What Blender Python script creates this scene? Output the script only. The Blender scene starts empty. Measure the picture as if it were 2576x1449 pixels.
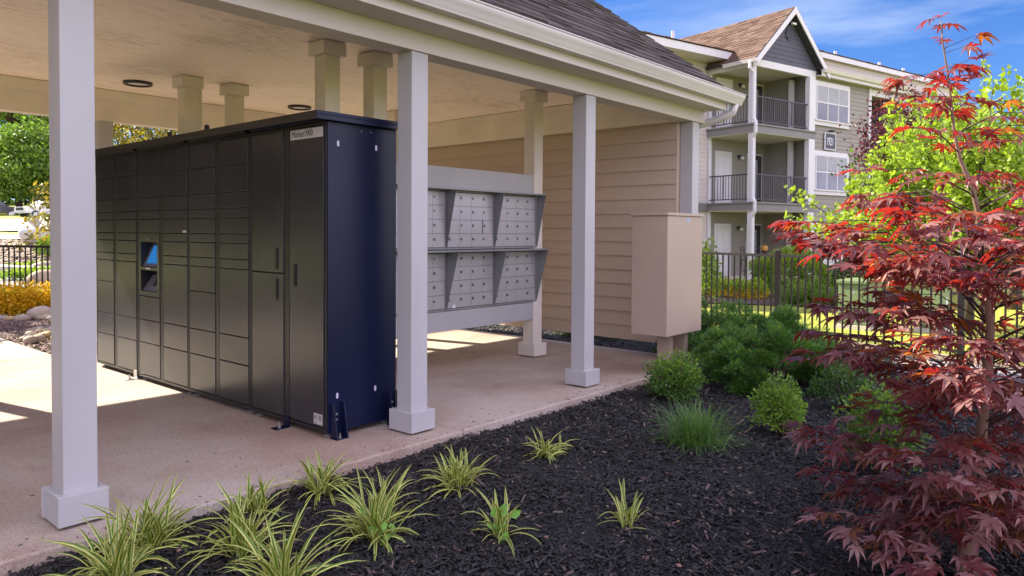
import bpy, math, random
import numpy as np
from mathutils import Vector, Matrix, Euler

random.seed(11); rng = np.random.default_rng(7)
scene = bpy.context.scene

# ---------------------------------------------------------------- camera
F_PX, YAW, PITCH, ROLL, CY = 1847.5, 0.711462, 0.0240299, 0.00552811, 628.5   # on a 2576 x 1449 frame
fw = Vector((math.cos(YAW)*math.cos(PITCH), math.sin(YAW)*math.cos(PITCH), -math.sin(PITCH)))
rt0 = Vector((math.sin(YAW), -math.cos(YAW), 0)); up0 = rt0.cross(fw)
rt = math.cos(ROLL)*rt0 + math.sin(ROLL)*up0
up = -math.sin(ROLL)*rt0 + math.cos(ROLL)*up0
CAM = Vector((0, 0, 1.30))
cd = bpy.data.cameras.new('camera'); cam = bpy.data.objects.new('camera', cd); scene.collection.objects.link(cam)
m = Matrix((rt, up, -fw)).transposed().to_4x4(); m.translation = CAM
cam.matrix_world = m
cd.sensor_width = 36.0; cd.lens = 36.0*F_PX/2576; cd.shift_y = -(724.5-CY)/2576
cd.clip_start = 0.05; cd.clip_end = 3000
scene.camera = cam

# ---------------------------------------------------------------- world and sun
SUN = Vector((-0.22, 1.0, 0.74)).normalized()
EL = math.asin(SUN.z); ROT = math.atan2(SUN.x, SUN.y)
w = bpy.data.worlds.new('World'); scene.world = w; w.use_nodes = True
FILL_CLOUD = (4.6, 4.3, 5.7, 1)
nt = w.node_tree; nt.nodes.clear(); L = nt.links.new
out = nt.nodes.new('ShaderNodeOutputWorld'); bg = nt.nodes.new('ShaderNodeBackground')
sky = nt.nodes.new('ShaderNodeTexSky'); sky.sky_type = 'NISHITA'; sky.sun_disc = False
sky.sun_elevation = EL; sky.sun_rotation = ROT; sky.altitude = 300; sky.air_density = 1.0; sky.dust_density = 0.15; sky.ozone_density = 3.2
hsv = nt.nodes.new('ShaderNodeHueSaturation'); hsv.inputs['Saturation'].default_value = 1.12; hsv.inputs['Value'].default_value = 1.0
tc = nt.nodes.new('ShaderNodeTexCoord'); mp = nt.nodes.new('ShaderNodeMapping'); mp.inputs['Scale'].default_value = (1.2, 1.2, 6.5); mp.inputs['Rotation'].default_value = (0.12, -0.22, 0.5)
n1 = nt.nodes.new('ShaderNodeTexNoise'); n1.inputs['Scale'].default_value = 1.7; n1.inputs['Detail'].default_value = 8; n1.inputs['Roughness'].default_value = 0.55; n1.inputs['Distortion'].default_value = 0.4
cr = nt.nodes.new('ShaderNodeValToRGB'); cr.color_ramp.elements[0].position = 0.46; cr.color_ramp.elements[1].position = 0.80
cr.color_ramp.elements[0].color = (0, 0, 0, 1); cr.color_ramp.elements[1].color = (0.75, 0.75, 0.75, 1)
mx = nt.nodes.new('ShaderNodeMix'); mx.data_type = 'RGBA'; mx.inputs['B'].default_value = (1.8, 2.15, 2.8, 1)
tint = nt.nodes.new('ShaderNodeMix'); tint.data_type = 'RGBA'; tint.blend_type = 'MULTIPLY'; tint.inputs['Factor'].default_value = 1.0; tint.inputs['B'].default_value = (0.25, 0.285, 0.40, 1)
L(sky.outputs[0], tint.inputs['A']); L(tint.outputs['Result'], hsv.inputs['Color']); L(tc.outputs['Generated'], mp.inputs[0]); L(mp.outputs[0], n1.inputs['Vector']); L(n1.outputs[0], cr.inputs[0])
L(cr.outputs[0], mx.inputs['Factor']); L(hsv.outputs[0], mx.inputs['A']); 
# unseen bright cloud bank, added behind the camera to light the front faces
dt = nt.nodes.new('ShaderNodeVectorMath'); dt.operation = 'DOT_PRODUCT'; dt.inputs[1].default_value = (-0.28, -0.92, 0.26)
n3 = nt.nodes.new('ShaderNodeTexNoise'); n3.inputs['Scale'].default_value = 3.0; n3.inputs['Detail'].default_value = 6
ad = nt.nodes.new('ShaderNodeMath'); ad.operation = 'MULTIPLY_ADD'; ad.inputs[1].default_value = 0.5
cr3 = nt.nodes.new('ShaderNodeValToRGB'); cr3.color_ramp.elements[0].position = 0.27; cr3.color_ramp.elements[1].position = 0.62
mx3 = nt.nodes.new('ShaderNodeMix'); mx3.data_type = 'RGBA'; mx3.inputs['B'].default_value = FILL_CLOUD
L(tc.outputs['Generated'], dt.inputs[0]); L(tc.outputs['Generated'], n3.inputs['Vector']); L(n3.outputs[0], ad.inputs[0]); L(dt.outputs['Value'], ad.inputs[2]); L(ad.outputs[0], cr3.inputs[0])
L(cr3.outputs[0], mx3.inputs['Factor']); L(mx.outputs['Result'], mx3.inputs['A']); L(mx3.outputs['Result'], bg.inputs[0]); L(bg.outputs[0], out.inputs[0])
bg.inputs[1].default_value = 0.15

sd = bpy.data.lights.new('sun', 'SUN'); sd.energy = 5.0; sd.angle = math.radians(0.53); sd.color = (1.0, 0.90, 0.74)
so = bpy.data.objects.new('sun', sd); scene.collection.objects.link(so)
so.rotation_euler = (-SUN).to_track_quat('-Z', 'Y').to_euler(); so.location = (0, 0, 30)

scene.view_settings.view_transform = 'Standard'; scene.view_settings.look = 'None'
scene.view_settings.exposure = 1.60; scene.view_settings.gamma = 1.0
scene.cycles.max_bounces = 8; scene.cycles.diffuse_bounces = 5; scene.cycles.transparent_max_bounces = 8

# ---------------------------------------------------------------- helpers
def px(x, y, d):                       # a place seen at (x, y) on the 2576 wide frame, d metres ahead
    return CAM + fw*d + rt*((x-1288)/F_PX*d) + up*((CY-y)/F_PX*d)
def gx(x, y, z):                       # same, on the level z
    r = fw + rt*((x-1288)/F_PX) + up*((CY-y)/F_PX)
    return CAM + r*((z-CAM.z)/r.z)

def mat(name, col, rough=0.6, var=0.12, scale=8.0, bump=0.15, bscale=40.0, metal=0.0, spec=0.5, col2=None, stretch=(1, 1, 1), trans=0.0, island=0.0, coat=0.0, detail=6, bdist=0.004, tcol=None):
    m = bpy.data.materials.new(name); m.use_nodes = True; t = m.node_tree; b = t.nodes['Principled BSDF']
    b.inputs['Roughness'].default_value = rough; b.inputs['Metallic'].default_value = metal; b.inputs['Specular IOR Level'].default_value = spec
    b.inputs['Coat Weight'].default_value = coat
    co = t.nodes.new('ShaderNodeTexCoord'); mp = t.nodes.new('ShaderNodeMapping'); mp.inputs['Scale'].default_value = stretch
    t.links.new(co.outputs['Object'], mp.inputs[0])
    n = t.nodes.new('ShaderNodeTexNoise'); n.inputs['Scale'].default_value = scale; n.inputs['Detail'].default_value = detail; t.links.new(mp.outputs[0], n.inputs['Vector'])
    r = t.nodes.new('ShaderNodeValToRGB'); r.color_ramp.elements[0].position = 0.3; r.color_ramp.elements[1].position = 0.72
    c2 = col2 if col2 else tuple(min(1, c*(1+var)) for c in col); c1 = col if col2 else tuple(c*(1-var) for c in col)
    r.color_ramp.elements[0].color = (*c1, 1); r.color_ramp.elements[1].color = (*c2, 1)
    t.links.new(n.outputs[0], r.inputs[0]); last = r.outputs[0]
    if island > 0:
        g = t.nodes.new('ShaderNodeNewGeometry'); h = t.nodes.new('ShaderNodeHueSaturation')
        a = t.nodes.new('ShaderNodeMapRange'); a.inputs[3].default_value = 1-island; a.inputs[4].default_value = 1+island
        a2 = t.nodes.new('ShaderNodeMapRange'); a2.inputs[3].default_value = 0.5-island*0.06; a2.inputs[4].default_value = 0.5+island*0.05
        t.links.new(g.outputs['Random Per Island'], a.inputs[0]); t.links.new(a.outputs[0], h.inputs['Value'])
        ml = t.nodes.new('ShaderNodeMath'); ml.operation = 'MULTIPLY'; ml.inputs[1].default_value = 7.31; fr = t.nodes.new('ShaderNodeMath'); fr.operation = 'FRACT'
        t.links.new(g.outputs['Random Per Island'], ml.inputs[0]); t.links.new(ml.outputs[0], fr.inputs[0]); t.links.new(fr.outputs[0], a2.inputs[0]); t.links.new(a2.outputs[0], h.inputs['Hue'])
        t.links.new(last, h.inputs['Color']); last = h.outputs[0]
    t.links.new(last, b.inputs['Base Color'])
    if bump > 0:
        n2 = t.nodes.new('ShaderNodeTexNoise'); n2.inputs['Scale'].default_value = bscale; n2.inputs['Detail'].default_value = 5; t.links.new(mp.outputs[0], n2.inputs['Vector'])
        bp = t.nodes.new('ShaderNodeBump'); bp.inputs['Strength'].default_value = bump; bp.inputs['Distance'].default_value = bdist
        t.links.new(n2.outputs[0], bp.inputs['Height']); t.links.new(bp.outputs[0], b.inputs['Normal'])
    if trans > 0:
        tr = t.nodes.new('ShaderNodeBsdfTranslucent'); ms = t.nodes.new('ShaderNodeMixShader'); ms.inputs[0].default_value = trans
        o = t.nodes['Material Output']
        if tcol: tr.inputs[0].default_value = (*tcol, 1)
        else: t.links.new(last, tr.inputs[0])
        t.links.new(b.outputs[0], ms.inputs[1]); t.links.new(tr.outputs[0], ms.inputs[2]); t.links.new(ms.outputs[0], o.inputs[0])
    return m

def tag(o, label=None, cat=None, group=None, kind=None):
    if label: o['label'] = label
    if cat: o['category'] = cat
    if group: o['group'] = group
    if kind: o['kind'] = kind
    return o
def empty(name, loc=(0, 0, 0), rz=0.0):
    o = bpy.data.objects.new(name, None); scene.collection.objects.link(o); o.location = loc; o.rotation_euler = (0, 0, rz); o.empty_display_size = 0.1
    return o
def link(name, me, parent=None, local=False):
    o = bpy.data.objects.new(name, me); scene.collection.objects.link(o)
    if parent is not None:
        o.parent = parent
        if parent.type == 'EMPTY' and not local:
            o.matrix_parent_inverse = Matrix.LocRotScale(parent.location, parent.rotation_euler, None).inverted()
    return o

class MB:
    def __init__(s): s.v = []; s.f = []; s.m = []
    def quad(s, *p, mi=0):
        i = len(s.v); s.v += [tuple(q) for q in p]; s.f.append(tuple(range(i, i+len(p)))); s.m.append(mi); return s
    def box(s, x0, x1, y0, y1, z0, z1, mi=0):
        i = len(s.v); s.v += [(x, y, z) for x in (x0, x1) for y in (y0, y1) for z in (z0, z1)]
        for q in ((0, 1, 3, 2), (4, 6, 7, 5), (0, 4, 5, 1), (2, 3, 7, 6), (0, 2, 6, 4), (1, 5, 7, 3)):
            s.f.append(tuple(i+k for k in q)); s.m.append(mi)
        return s
    def hexa(s, p, mi=0):              # p: 8 points, index bit order xyz as in box
        i = len(s.v); s.v += [tuple(q) for q in p]
        for q in ((0, 1, 3, 2), (4, 6, 7, 5), (0, 4, 5, 1), (2, 3, 7, 6), (0, 2, 6, 4), (1, 5, 7, 3)):
            s.f.append(tuple(i+k for k in q)); s.m.append(mi)
        return s
    def tube(s, pts, rad, n=8, cap=True, mi=0):
        pts = [Vector(p) for p in pts]; rad = rad if hasattr(rad, '__len__') else [rad]*len(pts)
        base = len(s.v); prev = None
        for k, p in enumerate(pts):
            d = (pts[min(k+1, len(pts)-1)]-pts[max(k-1, 0)]).normalized()
            if prev is None: a = d.orthogonal().normalized()
            else: a = (prev-d*prev.dot(d)).normalized()
            prev = a; b = d.cross(a)
            for j in range(n):
                t = 2*math.pi*j/n; s.v.append(tuple(p+(a*math.cos(t)+b*math.sin(t))*rad[k]))
        for k in range(len(pts)-1):
            for j in range(n):
                j2 = (j+1) % n; s.f.append((base+k*n+j, base+k*n+j2, base+(k+1)*n+j2, base+(k+1)*n+j)); s.m.append(mi)
        if cap:
            s.f.append(tuple(base+j for j in reversed(range(n)))); s.m.append(mi)
            s.f.append(tuple(base+(len(pts)-1)*n+j for j in range(n))); s.m.append(mi)
        return s
    def extrude(s, prof, p0, du, dv, axis, mi=0, cap=True):     # prof: 2D points; p0 origin; du,dv in-plane vectors; axis: extrusion vector
        p0, du, dv, axis = map(Vector, (p0, du, dv, axis)); n = len(prof); i = len(s.v)
        for a in (0, 1):
            for (u, v) in prof: s.v.append(tuple(p0+du*u+dv*v+axis*a))
        for j in range(n):
            j2 = (j+1) % n; s.f.append((i+j, i+j2, i+n+j2, i+n+j)); s.m.append(mi)
        if cap:
            s.f.append(tuple(i+j for j in reversed(range(n)))); s.m.append(mi)
            s.f.append(tuple(i+n+j for j in range(n))); s.m.append(mi)
        return s
    def lathe(s, prof, c, n=20, mi=0):
        i = len(s.v); c = Vector(c)
        for (r, z) in prof:
            for j in range(n): t = 2*math.pi*j/n; s.v.append((c.x+r*math.cos(t), c.y+r*math.sin(t), c.z+z))
        for k in range(len(prof)-1):
            for j in range(n): j2 = (j+1) % n; s.f.append((i+k*n+j, i+k*n+j2, i+(k+1)*n+j2, i+(k+1)*n+j)); s.m.append(mi)
        return s
    def build(s, name, mats, parent=None, bevel=0.0, smooth=False, local=False, seg=2):
        me = bpy.data.meshes.new(name); me.from_pydata(s.v, [], s.f)
        for m in (mats if isinstance(mats, (list, tuple)) else [mats]): me.materials.append(m)
        if any(s.m): me.polygons.foreach_set('material_index', s.m)
        if smooth: me.polygons.foreach_set('use_smooth', [True]*len(me.polygons))
        me.validate(); me.update()
        o = link(name, me, parent, local)
        if bevel > 0:
            b = o.modifiers.new('bevel', 'BEVEL'); b.width = bevel; b.segments = seg; b.limit_method = 'ANGLE'; b.angle_limit = math.radians(40)
        return o
def box(name, m, parent, x0, x1, y0, y1, z0, z1, bevel=0.0, local=False):
    return MB().box(x0, x1, y0, y1, z0, z1).build(name, m, parent, bevel, local=local)

def np_mesh(name, verts, faces, mats, parent=None, mi=None, smooth=False, local=False):
    me = bpy.data.meshes.new(name); verts = np.asarray(verts, np.float32); faces = np.asarray(faces, np.int32)
    me.vertices.add(len(verts)); me.vertices.foreach_set('co', verts.ravel())
    nf, k = faces.shape
    me.loops.add(nf*k); me.loops.foreach_set('vertex_index', faces.ravel())
    me.polygons.add(nf); me.polygons.foreach_set('loop_start', np.arange(0, nf*k, k, dtype=np.int32))
    try: me.polygons.foreach_set('loop_total', np.full(nf, k, np.int32))
    except Exception: pass
    for m in (mats if isinstance(mats, (list, tuple)) else [mats]): me.materials.append(m)
    if mi is not None: me.polygons.foreach_set('material_index', np.asarray(mi, np.int32))
    if smooth: me.polygons.foreach_set('use_smooth', np.ones(nf, bool))
    me.update(calc_edges=True); me.validate()
    return link(name, me, parent, local)

def frames(n_dir, spin):               # rotation matrices whose third column is n_dir
    n = n_dir/np.linalg.norm(n_dir, axis=1, keepdims=True)
    a = np.where(np.abs(n[:, 2:3]) > 0.93, np.array([[1.0, 0, 0]]), np.array([[0, 0, 1.0]]))
    x = np.cross(a, n); x /= np.linalg.norm(x, axis=1, keepdims=True); y = np.cross(n, x)
    c, s = np.cos(spin)[:, None], np.sin(spin)[:, None]
    return np.stack([c*x+s*y, -s*x+c*y, n], axis=2)
def scatter(tv, tf, pos, M, sc):       # template verts (k,3), faces (m,j) copied on every place
    tv = np.asarray(tv, float); tf = np.asarray(tf); n = len(pos); k = len(tv)
    sc = np.asarray(sc, float); sc = sc[:, None, None] if sc.ndim == 1 else sc[:, None, :]
    V = np.einsum('nij,nkj->nki', M, tv[None]*sc)+np.asarray(pos)[:, None, :]
    Fc = tf[None]+(np.arange(n)*k)[:, None, None]
    return V.reshape(-1, 3), Fc.reshape(-1, tf.shape[1])
def cat(parts):
    V = []; Fc = []; o = 0
    for v, f in parts: V.append(v); Fc.append(f+o); o += len(v)
    return np.concatenate(V), np.concatenate(Fc)
LEAF_V = [(0, 0, 0), (0.30, 0.32, 0.06), (0.36, 0.0, -0.02), (0.30, -0.32, 0.06), (0.75, 0.24, 0.0), (0.76, 0, -0.07), (0.75, -0.24, 0.0), (1.05, 0, -0.13)]
LEAF_F = [(0, 2, 1), (0, 3, 2), (1, 2, 5), (1, 5, 4), (2, 3, 6), (2, 6, 5), (4, 5, 7), (5, 6, 7)]
LEAF4_V = [(0, 0, 0), (0.5, 0.27, 0.05), (1.0, 0, -0.06), (0.5, -0.27, 0.05)]; LEAF4_F = [(0, 2, 1), (0, 3, 2)]
def unit(n): v = rng.normal(size=(n, 3)); return v/np.linalg.norm(v, axis=1, keepdims=True)

def smooth01(t): t = max(0.0, min(1.0, t)); return t*t*(3-2*t)
def H(x, y):                           # height of the ground
    v = Vector((x, y, 0)); d = v.dot(fw); l = v.dot(rt0); r = math.hypot(x, y)
    hr = -0.07-0.38*smooth01((r-10)/12)
    q = l/max(d, 0.1) if d > 0 else -2
    dd = max(d, 0.0)
    pts = ((0, -0.09), (13, -0.08), (19, -0.07), (22.5, -0.03), (25, 0.86), (26, 1.0), (28, 1.2), (80, 2.45), (88, 3.1), (130, 6.5), (200, 8.0), (3000, 8.0))
    hl = 0
    for (a, ha), (b, hb) in zip(pts[:-1], pts[1:]):
        if a <= dd <= b: hl = ha+(hb-ha)*(dd-a)/(b-a)
    k = smooth01((-q-0.18)/0.22) if d > 0 else (smooth01((-l-2)/10))
    return hr*(1-k)+hl*k

# ---------------------------------------------------------------- materials
M = {}
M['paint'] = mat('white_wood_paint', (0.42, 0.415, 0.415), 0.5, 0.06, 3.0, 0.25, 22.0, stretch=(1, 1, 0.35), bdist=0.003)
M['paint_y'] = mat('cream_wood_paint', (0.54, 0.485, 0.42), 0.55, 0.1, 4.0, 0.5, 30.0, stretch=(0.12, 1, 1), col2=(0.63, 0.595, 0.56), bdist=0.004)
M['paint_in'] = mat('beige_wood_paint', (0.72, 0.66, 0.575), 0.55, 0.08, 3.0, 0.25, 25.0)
M['gutter'] = mat('gutter_metal', (0.58, 0.55, 0.535), 0.35, 0.06, 2.0, 0.05, 6.0)
M['white_trim'] = mat('white_trim', (0.60, 0.59, 0.60), 0.5, 0.04, 2.0, 0.1, 20.0)
M['siding_tan'] = mat('tan_lap_siding', (0.46, 0.37, 0.29), 0.65, 0.05, 4.0, 0.5, 30.0, stretch=(1, 0.08, 1), bdist=0.003)
M['siding_apt'] = mat('grey_lap_siding', (0.25, 0.232, 0.20), 0.65, 0.05, 2.0, 0.3, 14.0, stretch=(0.1, 0.1, 1))
M['siding_pale'] = mat('pale_lap_siding', (0.55, 0.50, 0.46), 0.65, 0.04, 2.0, 0.2, 14.0, stretch=(0.1, 0.1, 1))
M['siding_dark'] = mat('slate_lap_siding', (0.060, 0.060, 0.085), 0.6, 0.08, 2.0, 0.2, 14.0)
M['charcoal'] = mat('charcoal_door_steel', (0.030, 0.0305, 0.037), 0.25, 0.30, 1.1, 0.12, 500.0, metal=0.0, spec=0.52, bdist=0.0006)
M['charcoal_f'] = mat('charcoal_frame_steel', (0.028, 0.028, 0.030), 0.36, 0.1, 3.0, 0.03, 200.0, metal=0.2, spec=0.35)
M['navy'] = mat('navy_steel', (0.005, 0.0085, 0.031), 0.33, 0.25, 1.2, 0.15, 2.2, metal=0.0, spec=0.28, bdist=0.02)
M['black'] = mat('black_plastic', (0.012, 0.012, 0.014), 0.4, 0.1, 6, 0.0)
M['gap'] = mat('dark_gap', (0.008, 0.008, 0.009), 0.8, 0.1, 6, 0.0)
M['mail'] = mat('mailbox_aluminium', (0.44, 0.43, 0.435), 0.42, 0.05, 3.0, 0.03, 60.0, metal=0.35)
M['mail_dk'] = mat('mailbox_hood_aluminium', (0.27, 0.28, 0.28), 0.45, 0.1, 3.0, 0.04, 60.0, metal=0.4)
M['brass'] = mat('lock_metal', (0.45, 0.42, 0.32), 0.35, 0.2, 40.0, 0.0, metal=0.9)
M['steel'] = mat('zinc_steel', (0.5, 0.5, 0.5), 0.35, 0.15, 30.0, 0.0, metal=0.9)
M['sticker'] = mat('label_film', (0.50, 0.49, 0.48), 0.4, 0.04, 10, 0.0)
M['ink'] = mat('dark_ink', (0.03, 0.03, 0.035), 0.6, 0.1, 10, 0.0)
M['whiteink'] = mat('white_letters', (0.75, 0.75, 0.78), 0.5, 0.03, 10, 0.0)
M['utility'] = mat('beige_enamel', (0.40, 0.31, 0.235), 0.42, 0.04, 1.5, 0.04, 20.0)
M['iron'] = mat('bronze_black_iron', (0.022, 0.018, 0.018), 0.45, 0.12, 6.0, 0.05, 60.0, spec=0.3)
M['iron_blue'] = mat('blue_black_iron', (0.030, 0.029, 0.042), 0.45, 0.12, 6.0, 0.0)
M['deckgrey'] = mat('grey_deck_paint', (0.185, 0.18, 0.175), 0.6, 0.06, 3.0, 0.1, 20.0)
M['soffit'] = mat('cream_soffit', (0.55, 0.52, 0.44), 0.65, 0.05, 2.0, 0.1, 10.0)
M['door_w'] = mat('white_door', (0.55, 0.55, 0.54), 0.45, 0.03, 2.0, 0.0)
M['boulder'] = mat('tan_river_rock', (0.26, 0.19, 0.12), 0.8, 0.3, 3.0, 0.4, 14.0, col2=(0.42, 0.33, 0.24), island=0.3, bdist=0.02)
M['pebble'] = mat('pale_gravel', (0.20, 0.18, 0.18), 0.8, 0.3, 9.0, 0.3, 40.0, col2=(0.36, 0.32, 0.31), island=0.35)
M['grass'] = mat('lawn_green', (0.20, 0.24, 0.015), 0.8, 0.3, 3.0, 0.6, 60.0, col2=(0.38, 0.38, 0.05), bdist=0.03)
M['bark'] = mat('maple_bark', (0.16, 0.095, 0.06), 0.85, 0.3, 9.0, 0.8, 45.0, col2=(0.26, 0.17, 0.12), stretch=(1, 1, 0.4), bdist=0.004)
M['bark_dk'] = mat('dark_bark', (0.07, 0.045, 0.035), 0.85, 0.3, 8.0, 0.6, 30.0)
M['twig'] = mat('maple_twig', (0.055, 0.022, 0.022), 0.6, 0.3, 20.0, 0.2, 60.0)
M['maple'] = mat('red_maple_leaf', (0.095, 0.032, 0.035), 0.36, 0.25, 30.0, 0.25, 200.0, col2=(0.17, 0.066, 0.062), trans=0.34, island=0.28, tcol=(0.62, 0.035, 0.02), spec=0.55, bdist=0.001)
M['maple_d'] = mat('dusty_maple_leaf', (0.21, 0.105, 0.10), 0.4, 0.2, 30.0, 0.25, 200.0, col2=(0.29, 0.17, 0.155), trans=0.3, island=0.25, tcol=(0.55, 0.06, 0.03), bdist=0.001)  # pink of lit leaf tops put into the base colour
M['maple_o'] = mat('bronze_maple_leaf', (0.14, 0.06, 0.03), 0.4, 0.25, 30.0, 0.2, 200.0, trans=0.42, island=0.28, tcol=(0.70, 0.22, 0.03), bdist=0.001)
M['lime'] = mat('lime_leaf', (0.24, 0.33, 0.03), 0.5, 0.2, 4.0, 0.0, trans=0.4, island=0.3, tcol=(0.42, 0.60, 0.03))
M['green'] = mat('green_leaf', (0.115, 0.195, 0.022), 0.5, 0.2, 4.0, 0.0, trans=0.35, island=0.35, tcol=(0.22, 0.38, 0.03))
M['shade_leaf'] = mat('shade_tree_leaf', (0.034, 0.035, 0.036), 0.6, 0.25, 5.0, 0.0, trans=0.1, island=0.3)  # dark leaf for the unseen trees added to darken reflections
M['dkgreen'] = mat('dark_green_leaf', (0.035, 0.075, 0.02), 0.5, 0.25, 5.0, 0.0, trans=0.25, island=0.35, tcol=(0.08, 0.17, 0.03))
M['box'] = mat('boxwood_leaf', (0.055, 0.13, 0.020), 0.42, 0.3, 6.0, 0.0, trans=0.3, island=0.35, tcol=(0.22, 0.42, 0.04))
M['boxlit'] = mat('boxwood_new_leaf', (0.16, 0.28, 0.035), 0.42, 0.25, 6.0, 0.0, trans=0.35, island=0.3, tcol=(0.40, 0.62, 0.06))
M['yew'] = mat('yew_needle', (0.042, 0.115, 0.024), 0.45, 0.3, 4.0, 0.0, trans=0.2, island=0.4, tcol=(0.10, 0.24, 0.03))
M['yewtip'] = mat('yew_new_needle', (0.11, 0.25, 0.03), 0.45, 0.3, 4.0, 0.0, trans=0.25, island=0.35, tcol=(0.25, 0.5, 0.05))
M['plum'] = mat('plum_leaf', (0.05, 0.02, 0.028), 0.5, 0.3, 4.0, 0.0, trans=0.3, island=0.35, tcol=(0.22, 0.04, 0.06))
M['yellow'] = mat('yellow_spirea_leaf', (0.72, 0.46, 0.015), 0.55, 0.15, 9.0, 0.0, trans=0.35, island=0.2, tcol=(0.80, 0.55, 0.02))
M['orange_leaf'] = mat('orange_green_leaf', (0.15, 0.17, 0.02), 0.5, 0.45, 4.0, 0.0, trans=0.35, island=0.5, tcol=(0.40, 0.30, 0.02))
M['lir_g'] = mat('liriope_green', (0.085, 0.18, 0.022), 0.42, 0.2, 14.0, 0.0, trans=0.25, island=0.25, tcol=(0.35, 0.5, 0.05))
M['lir_c'] = mat('liriope_cream_edge', (0.55, 0.56, 0.15), 0.42, 0.15, 14.0, 0.0, trans=0.25, island=0.15, tcol=(0.65, 0.65, 0.15))
M['fescue'] = mat('fescue_blade', (0.085, 0.19, 0.035), 0.45, 0.2, 10.0, 0.0, trans=0.25, island=0.4, tcol=(0.2, 0.42, 0.05))
M['weed'] = mat('weed_leaf', (0.13, 0.32, 0.03), 0.45, 0.15, 10.0, 0.0, trans=0.3, tcol=(0.3, 0.6, 0.04))
M['trafo'] = mat('green_enamel', (0.17, 0.23, 0.11), 0.5, 0.06, 2.0, 0.03, 20.0)
M['asphalt_pale'] = mat('pale_asphalt', (0.24, 0.23, 0.23), 0.85, 0.12, 2.0, 0.4, 60.0)
M['concrete_l'] = mat('pale_concrete', (0.50, 0.45, 0.38), 0.8, 0.1, 2.0, 0.3, 60.0)
M['glass'] = mat('window_glass', (0.03, 0.035, 0.045), 0.06, 0.2, 0.8, 0.0, spec=0.9, col2=(0.14, 0.16, 0.2))
M['blind'] = mat('window_blind', (0.30, 0.31, 0.34), 0.6, 0.08, 3.0, 0.0)
M['glassdark'] = mat('dark_glass', (0.02, 0.022, 0.03), 0.08, 0.2, 1.0, 0.0, spec=0.8)
M['screen'] = None

def shingle_mat(name, c1, c2, c3):
    m = bpy.data.materials.new(name); m.use_nodes = True; t = m.node_tree; b = t.nodes['Principled BSDF']; b.inputs['Roughness'].default_value = 0.95; b.inputs['Specular IOR Level'].default_value = 0.2
    g = t.nodes.new('ShaderNodeNewGeometry'); r = t.nodes.new('ShaderNodeValToRGB'); e = r.color_ramp.elements
    e[0].color = (*c1, 1); e[1].color = (*c3, 1); e.new(0.5).color = (*c2, 1)
    co = t.nodes.new('ShaderNodeTexCoord'); n = t.nodes.new('ShaderNodeTexNoise'); n.inputs['Scale'].default_value = 220; n.inputs['Detail'].default_value = 2
    t.links.new(co.outputs['Object'], n.inputs['Vector']); t.links.new(g.outputs['Random Per Island'], r.inputs[0])
    h = t.nodes.new('ShaderNodeHueSaturation'); a = t.nodes.new('ShaderNodeMapRange'); a.inputs[1].default_value = 0.3; a.inputs[2].default_value = 0.7; a.inputs[3].default_value = 0.6; a.inputs[4].default_value = 1.4
    t.links.new(n.outputs[0], a.inputs[0]); t.links.new(a.outputs[0], h.inputs['Value']); t.links.new(r.outputs[0], h.inputs['Color']); t.links.new(h.outputs[0], b.inputs['Base Color'])
    return m
M['shingle'] = shingle_mat('charcoal_shingle', (0.055, 0.045, 0.041), (0.085, 0.070, 0.064), (0.125, 0.104, 0.094))
M['shingle_b'] = shingle_mat('brown_shingle', (0.085, 0.052, 0.038), (0.122, 0.077, 0.057), (0.165, 0.112, 0.085))

def concrete_mat():
    m = bpy.data.materials.new('exposed_aggregate_concrete'); m.use_nodes = True; t = m.node_tree; b = t.nodes['Principled BSDF']; b.inputs['Roughness'].default_value = 0.8
    N = lambda k: t.nodes.new('ShaderNode'+k)
    co = N('TexCoord'); big = N('TexNoise'); big.inputs['Scale'].default_value = 0.9; big.inputs['Detail'].default_value = 5; big.inputs['Roughness'].default_value = 0.6
    r = N('ValToRGB'); e = r.color_ramp.elements; e[0].position = 0.36; e[0].color = (0.35, 0.235, 0.17, 1); e[1].position = 0.62; e[1].color = (0.48, 0.415, 0.345, 1)
    v = N('TexVoronoi'); v.inputs['Scale'].default_value = 95; v2 = N('TexNoise'); v2.inputs['Scale'].default_value = 110; v2.inputs['Detail'].default_value = 3
    mr = N('MapRange'); mr.inputs[1].default_value = 0.3; mr.inputs[2].default_value = 0.7; mr.inputs[3].default_value = 0.70; mr.inputs[4].default_value = 1.28
    hs = N('HueSaturation'); mxc = N('Mix'); mxc.data_type = 'RGBA'; mxc.blend_type = 'MIX'
    r2 = N('ValToRGB'); r2.color_ramp.elements[0].position = 0.0; r2.color_ramp.elements[0].color = (0.14, 0.11, 0.10, 1); r2.color_ramp.elements[1].color = (0.52, 0.46, 0.40, 1)
    for n in (big, v, v2): t.links.new(co.outputs['Object'], n.inputs['Vector'])
    t.links.new(big.outputs[0], r.inputs[0]); t.links.new(v2.outputs[0], mr.inputs[0]); t.links.new(mr.outputs[0], hs.inputs['Value']); t.links.new(r.outputs[0], hs.inputs['Color'])
    t.links.new(v.outputs['Color'], r2.inputs[0]); mxc.inputs['Factor'].default_value = 0.28
    t.links.new(hs.outputs[0], mxc.inputs['A']); t.links.new(r2.outputs[0], mxc.inputs['B']); t.links.new(mxc.outputs['Result'], b.inputs['Base Color'])
    bp = N('Bump'); bp.inputs['Strength'].default_value = 0.5; bp.inputs['Distance'].default_value = 0.004; t.links.new(v2.outputs[0], bp.inputs['Height']); t.links.new(bp.outputs[0], b.inputs['Normal'])
    return m
M['slab'] = concrete_mat()

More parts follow.
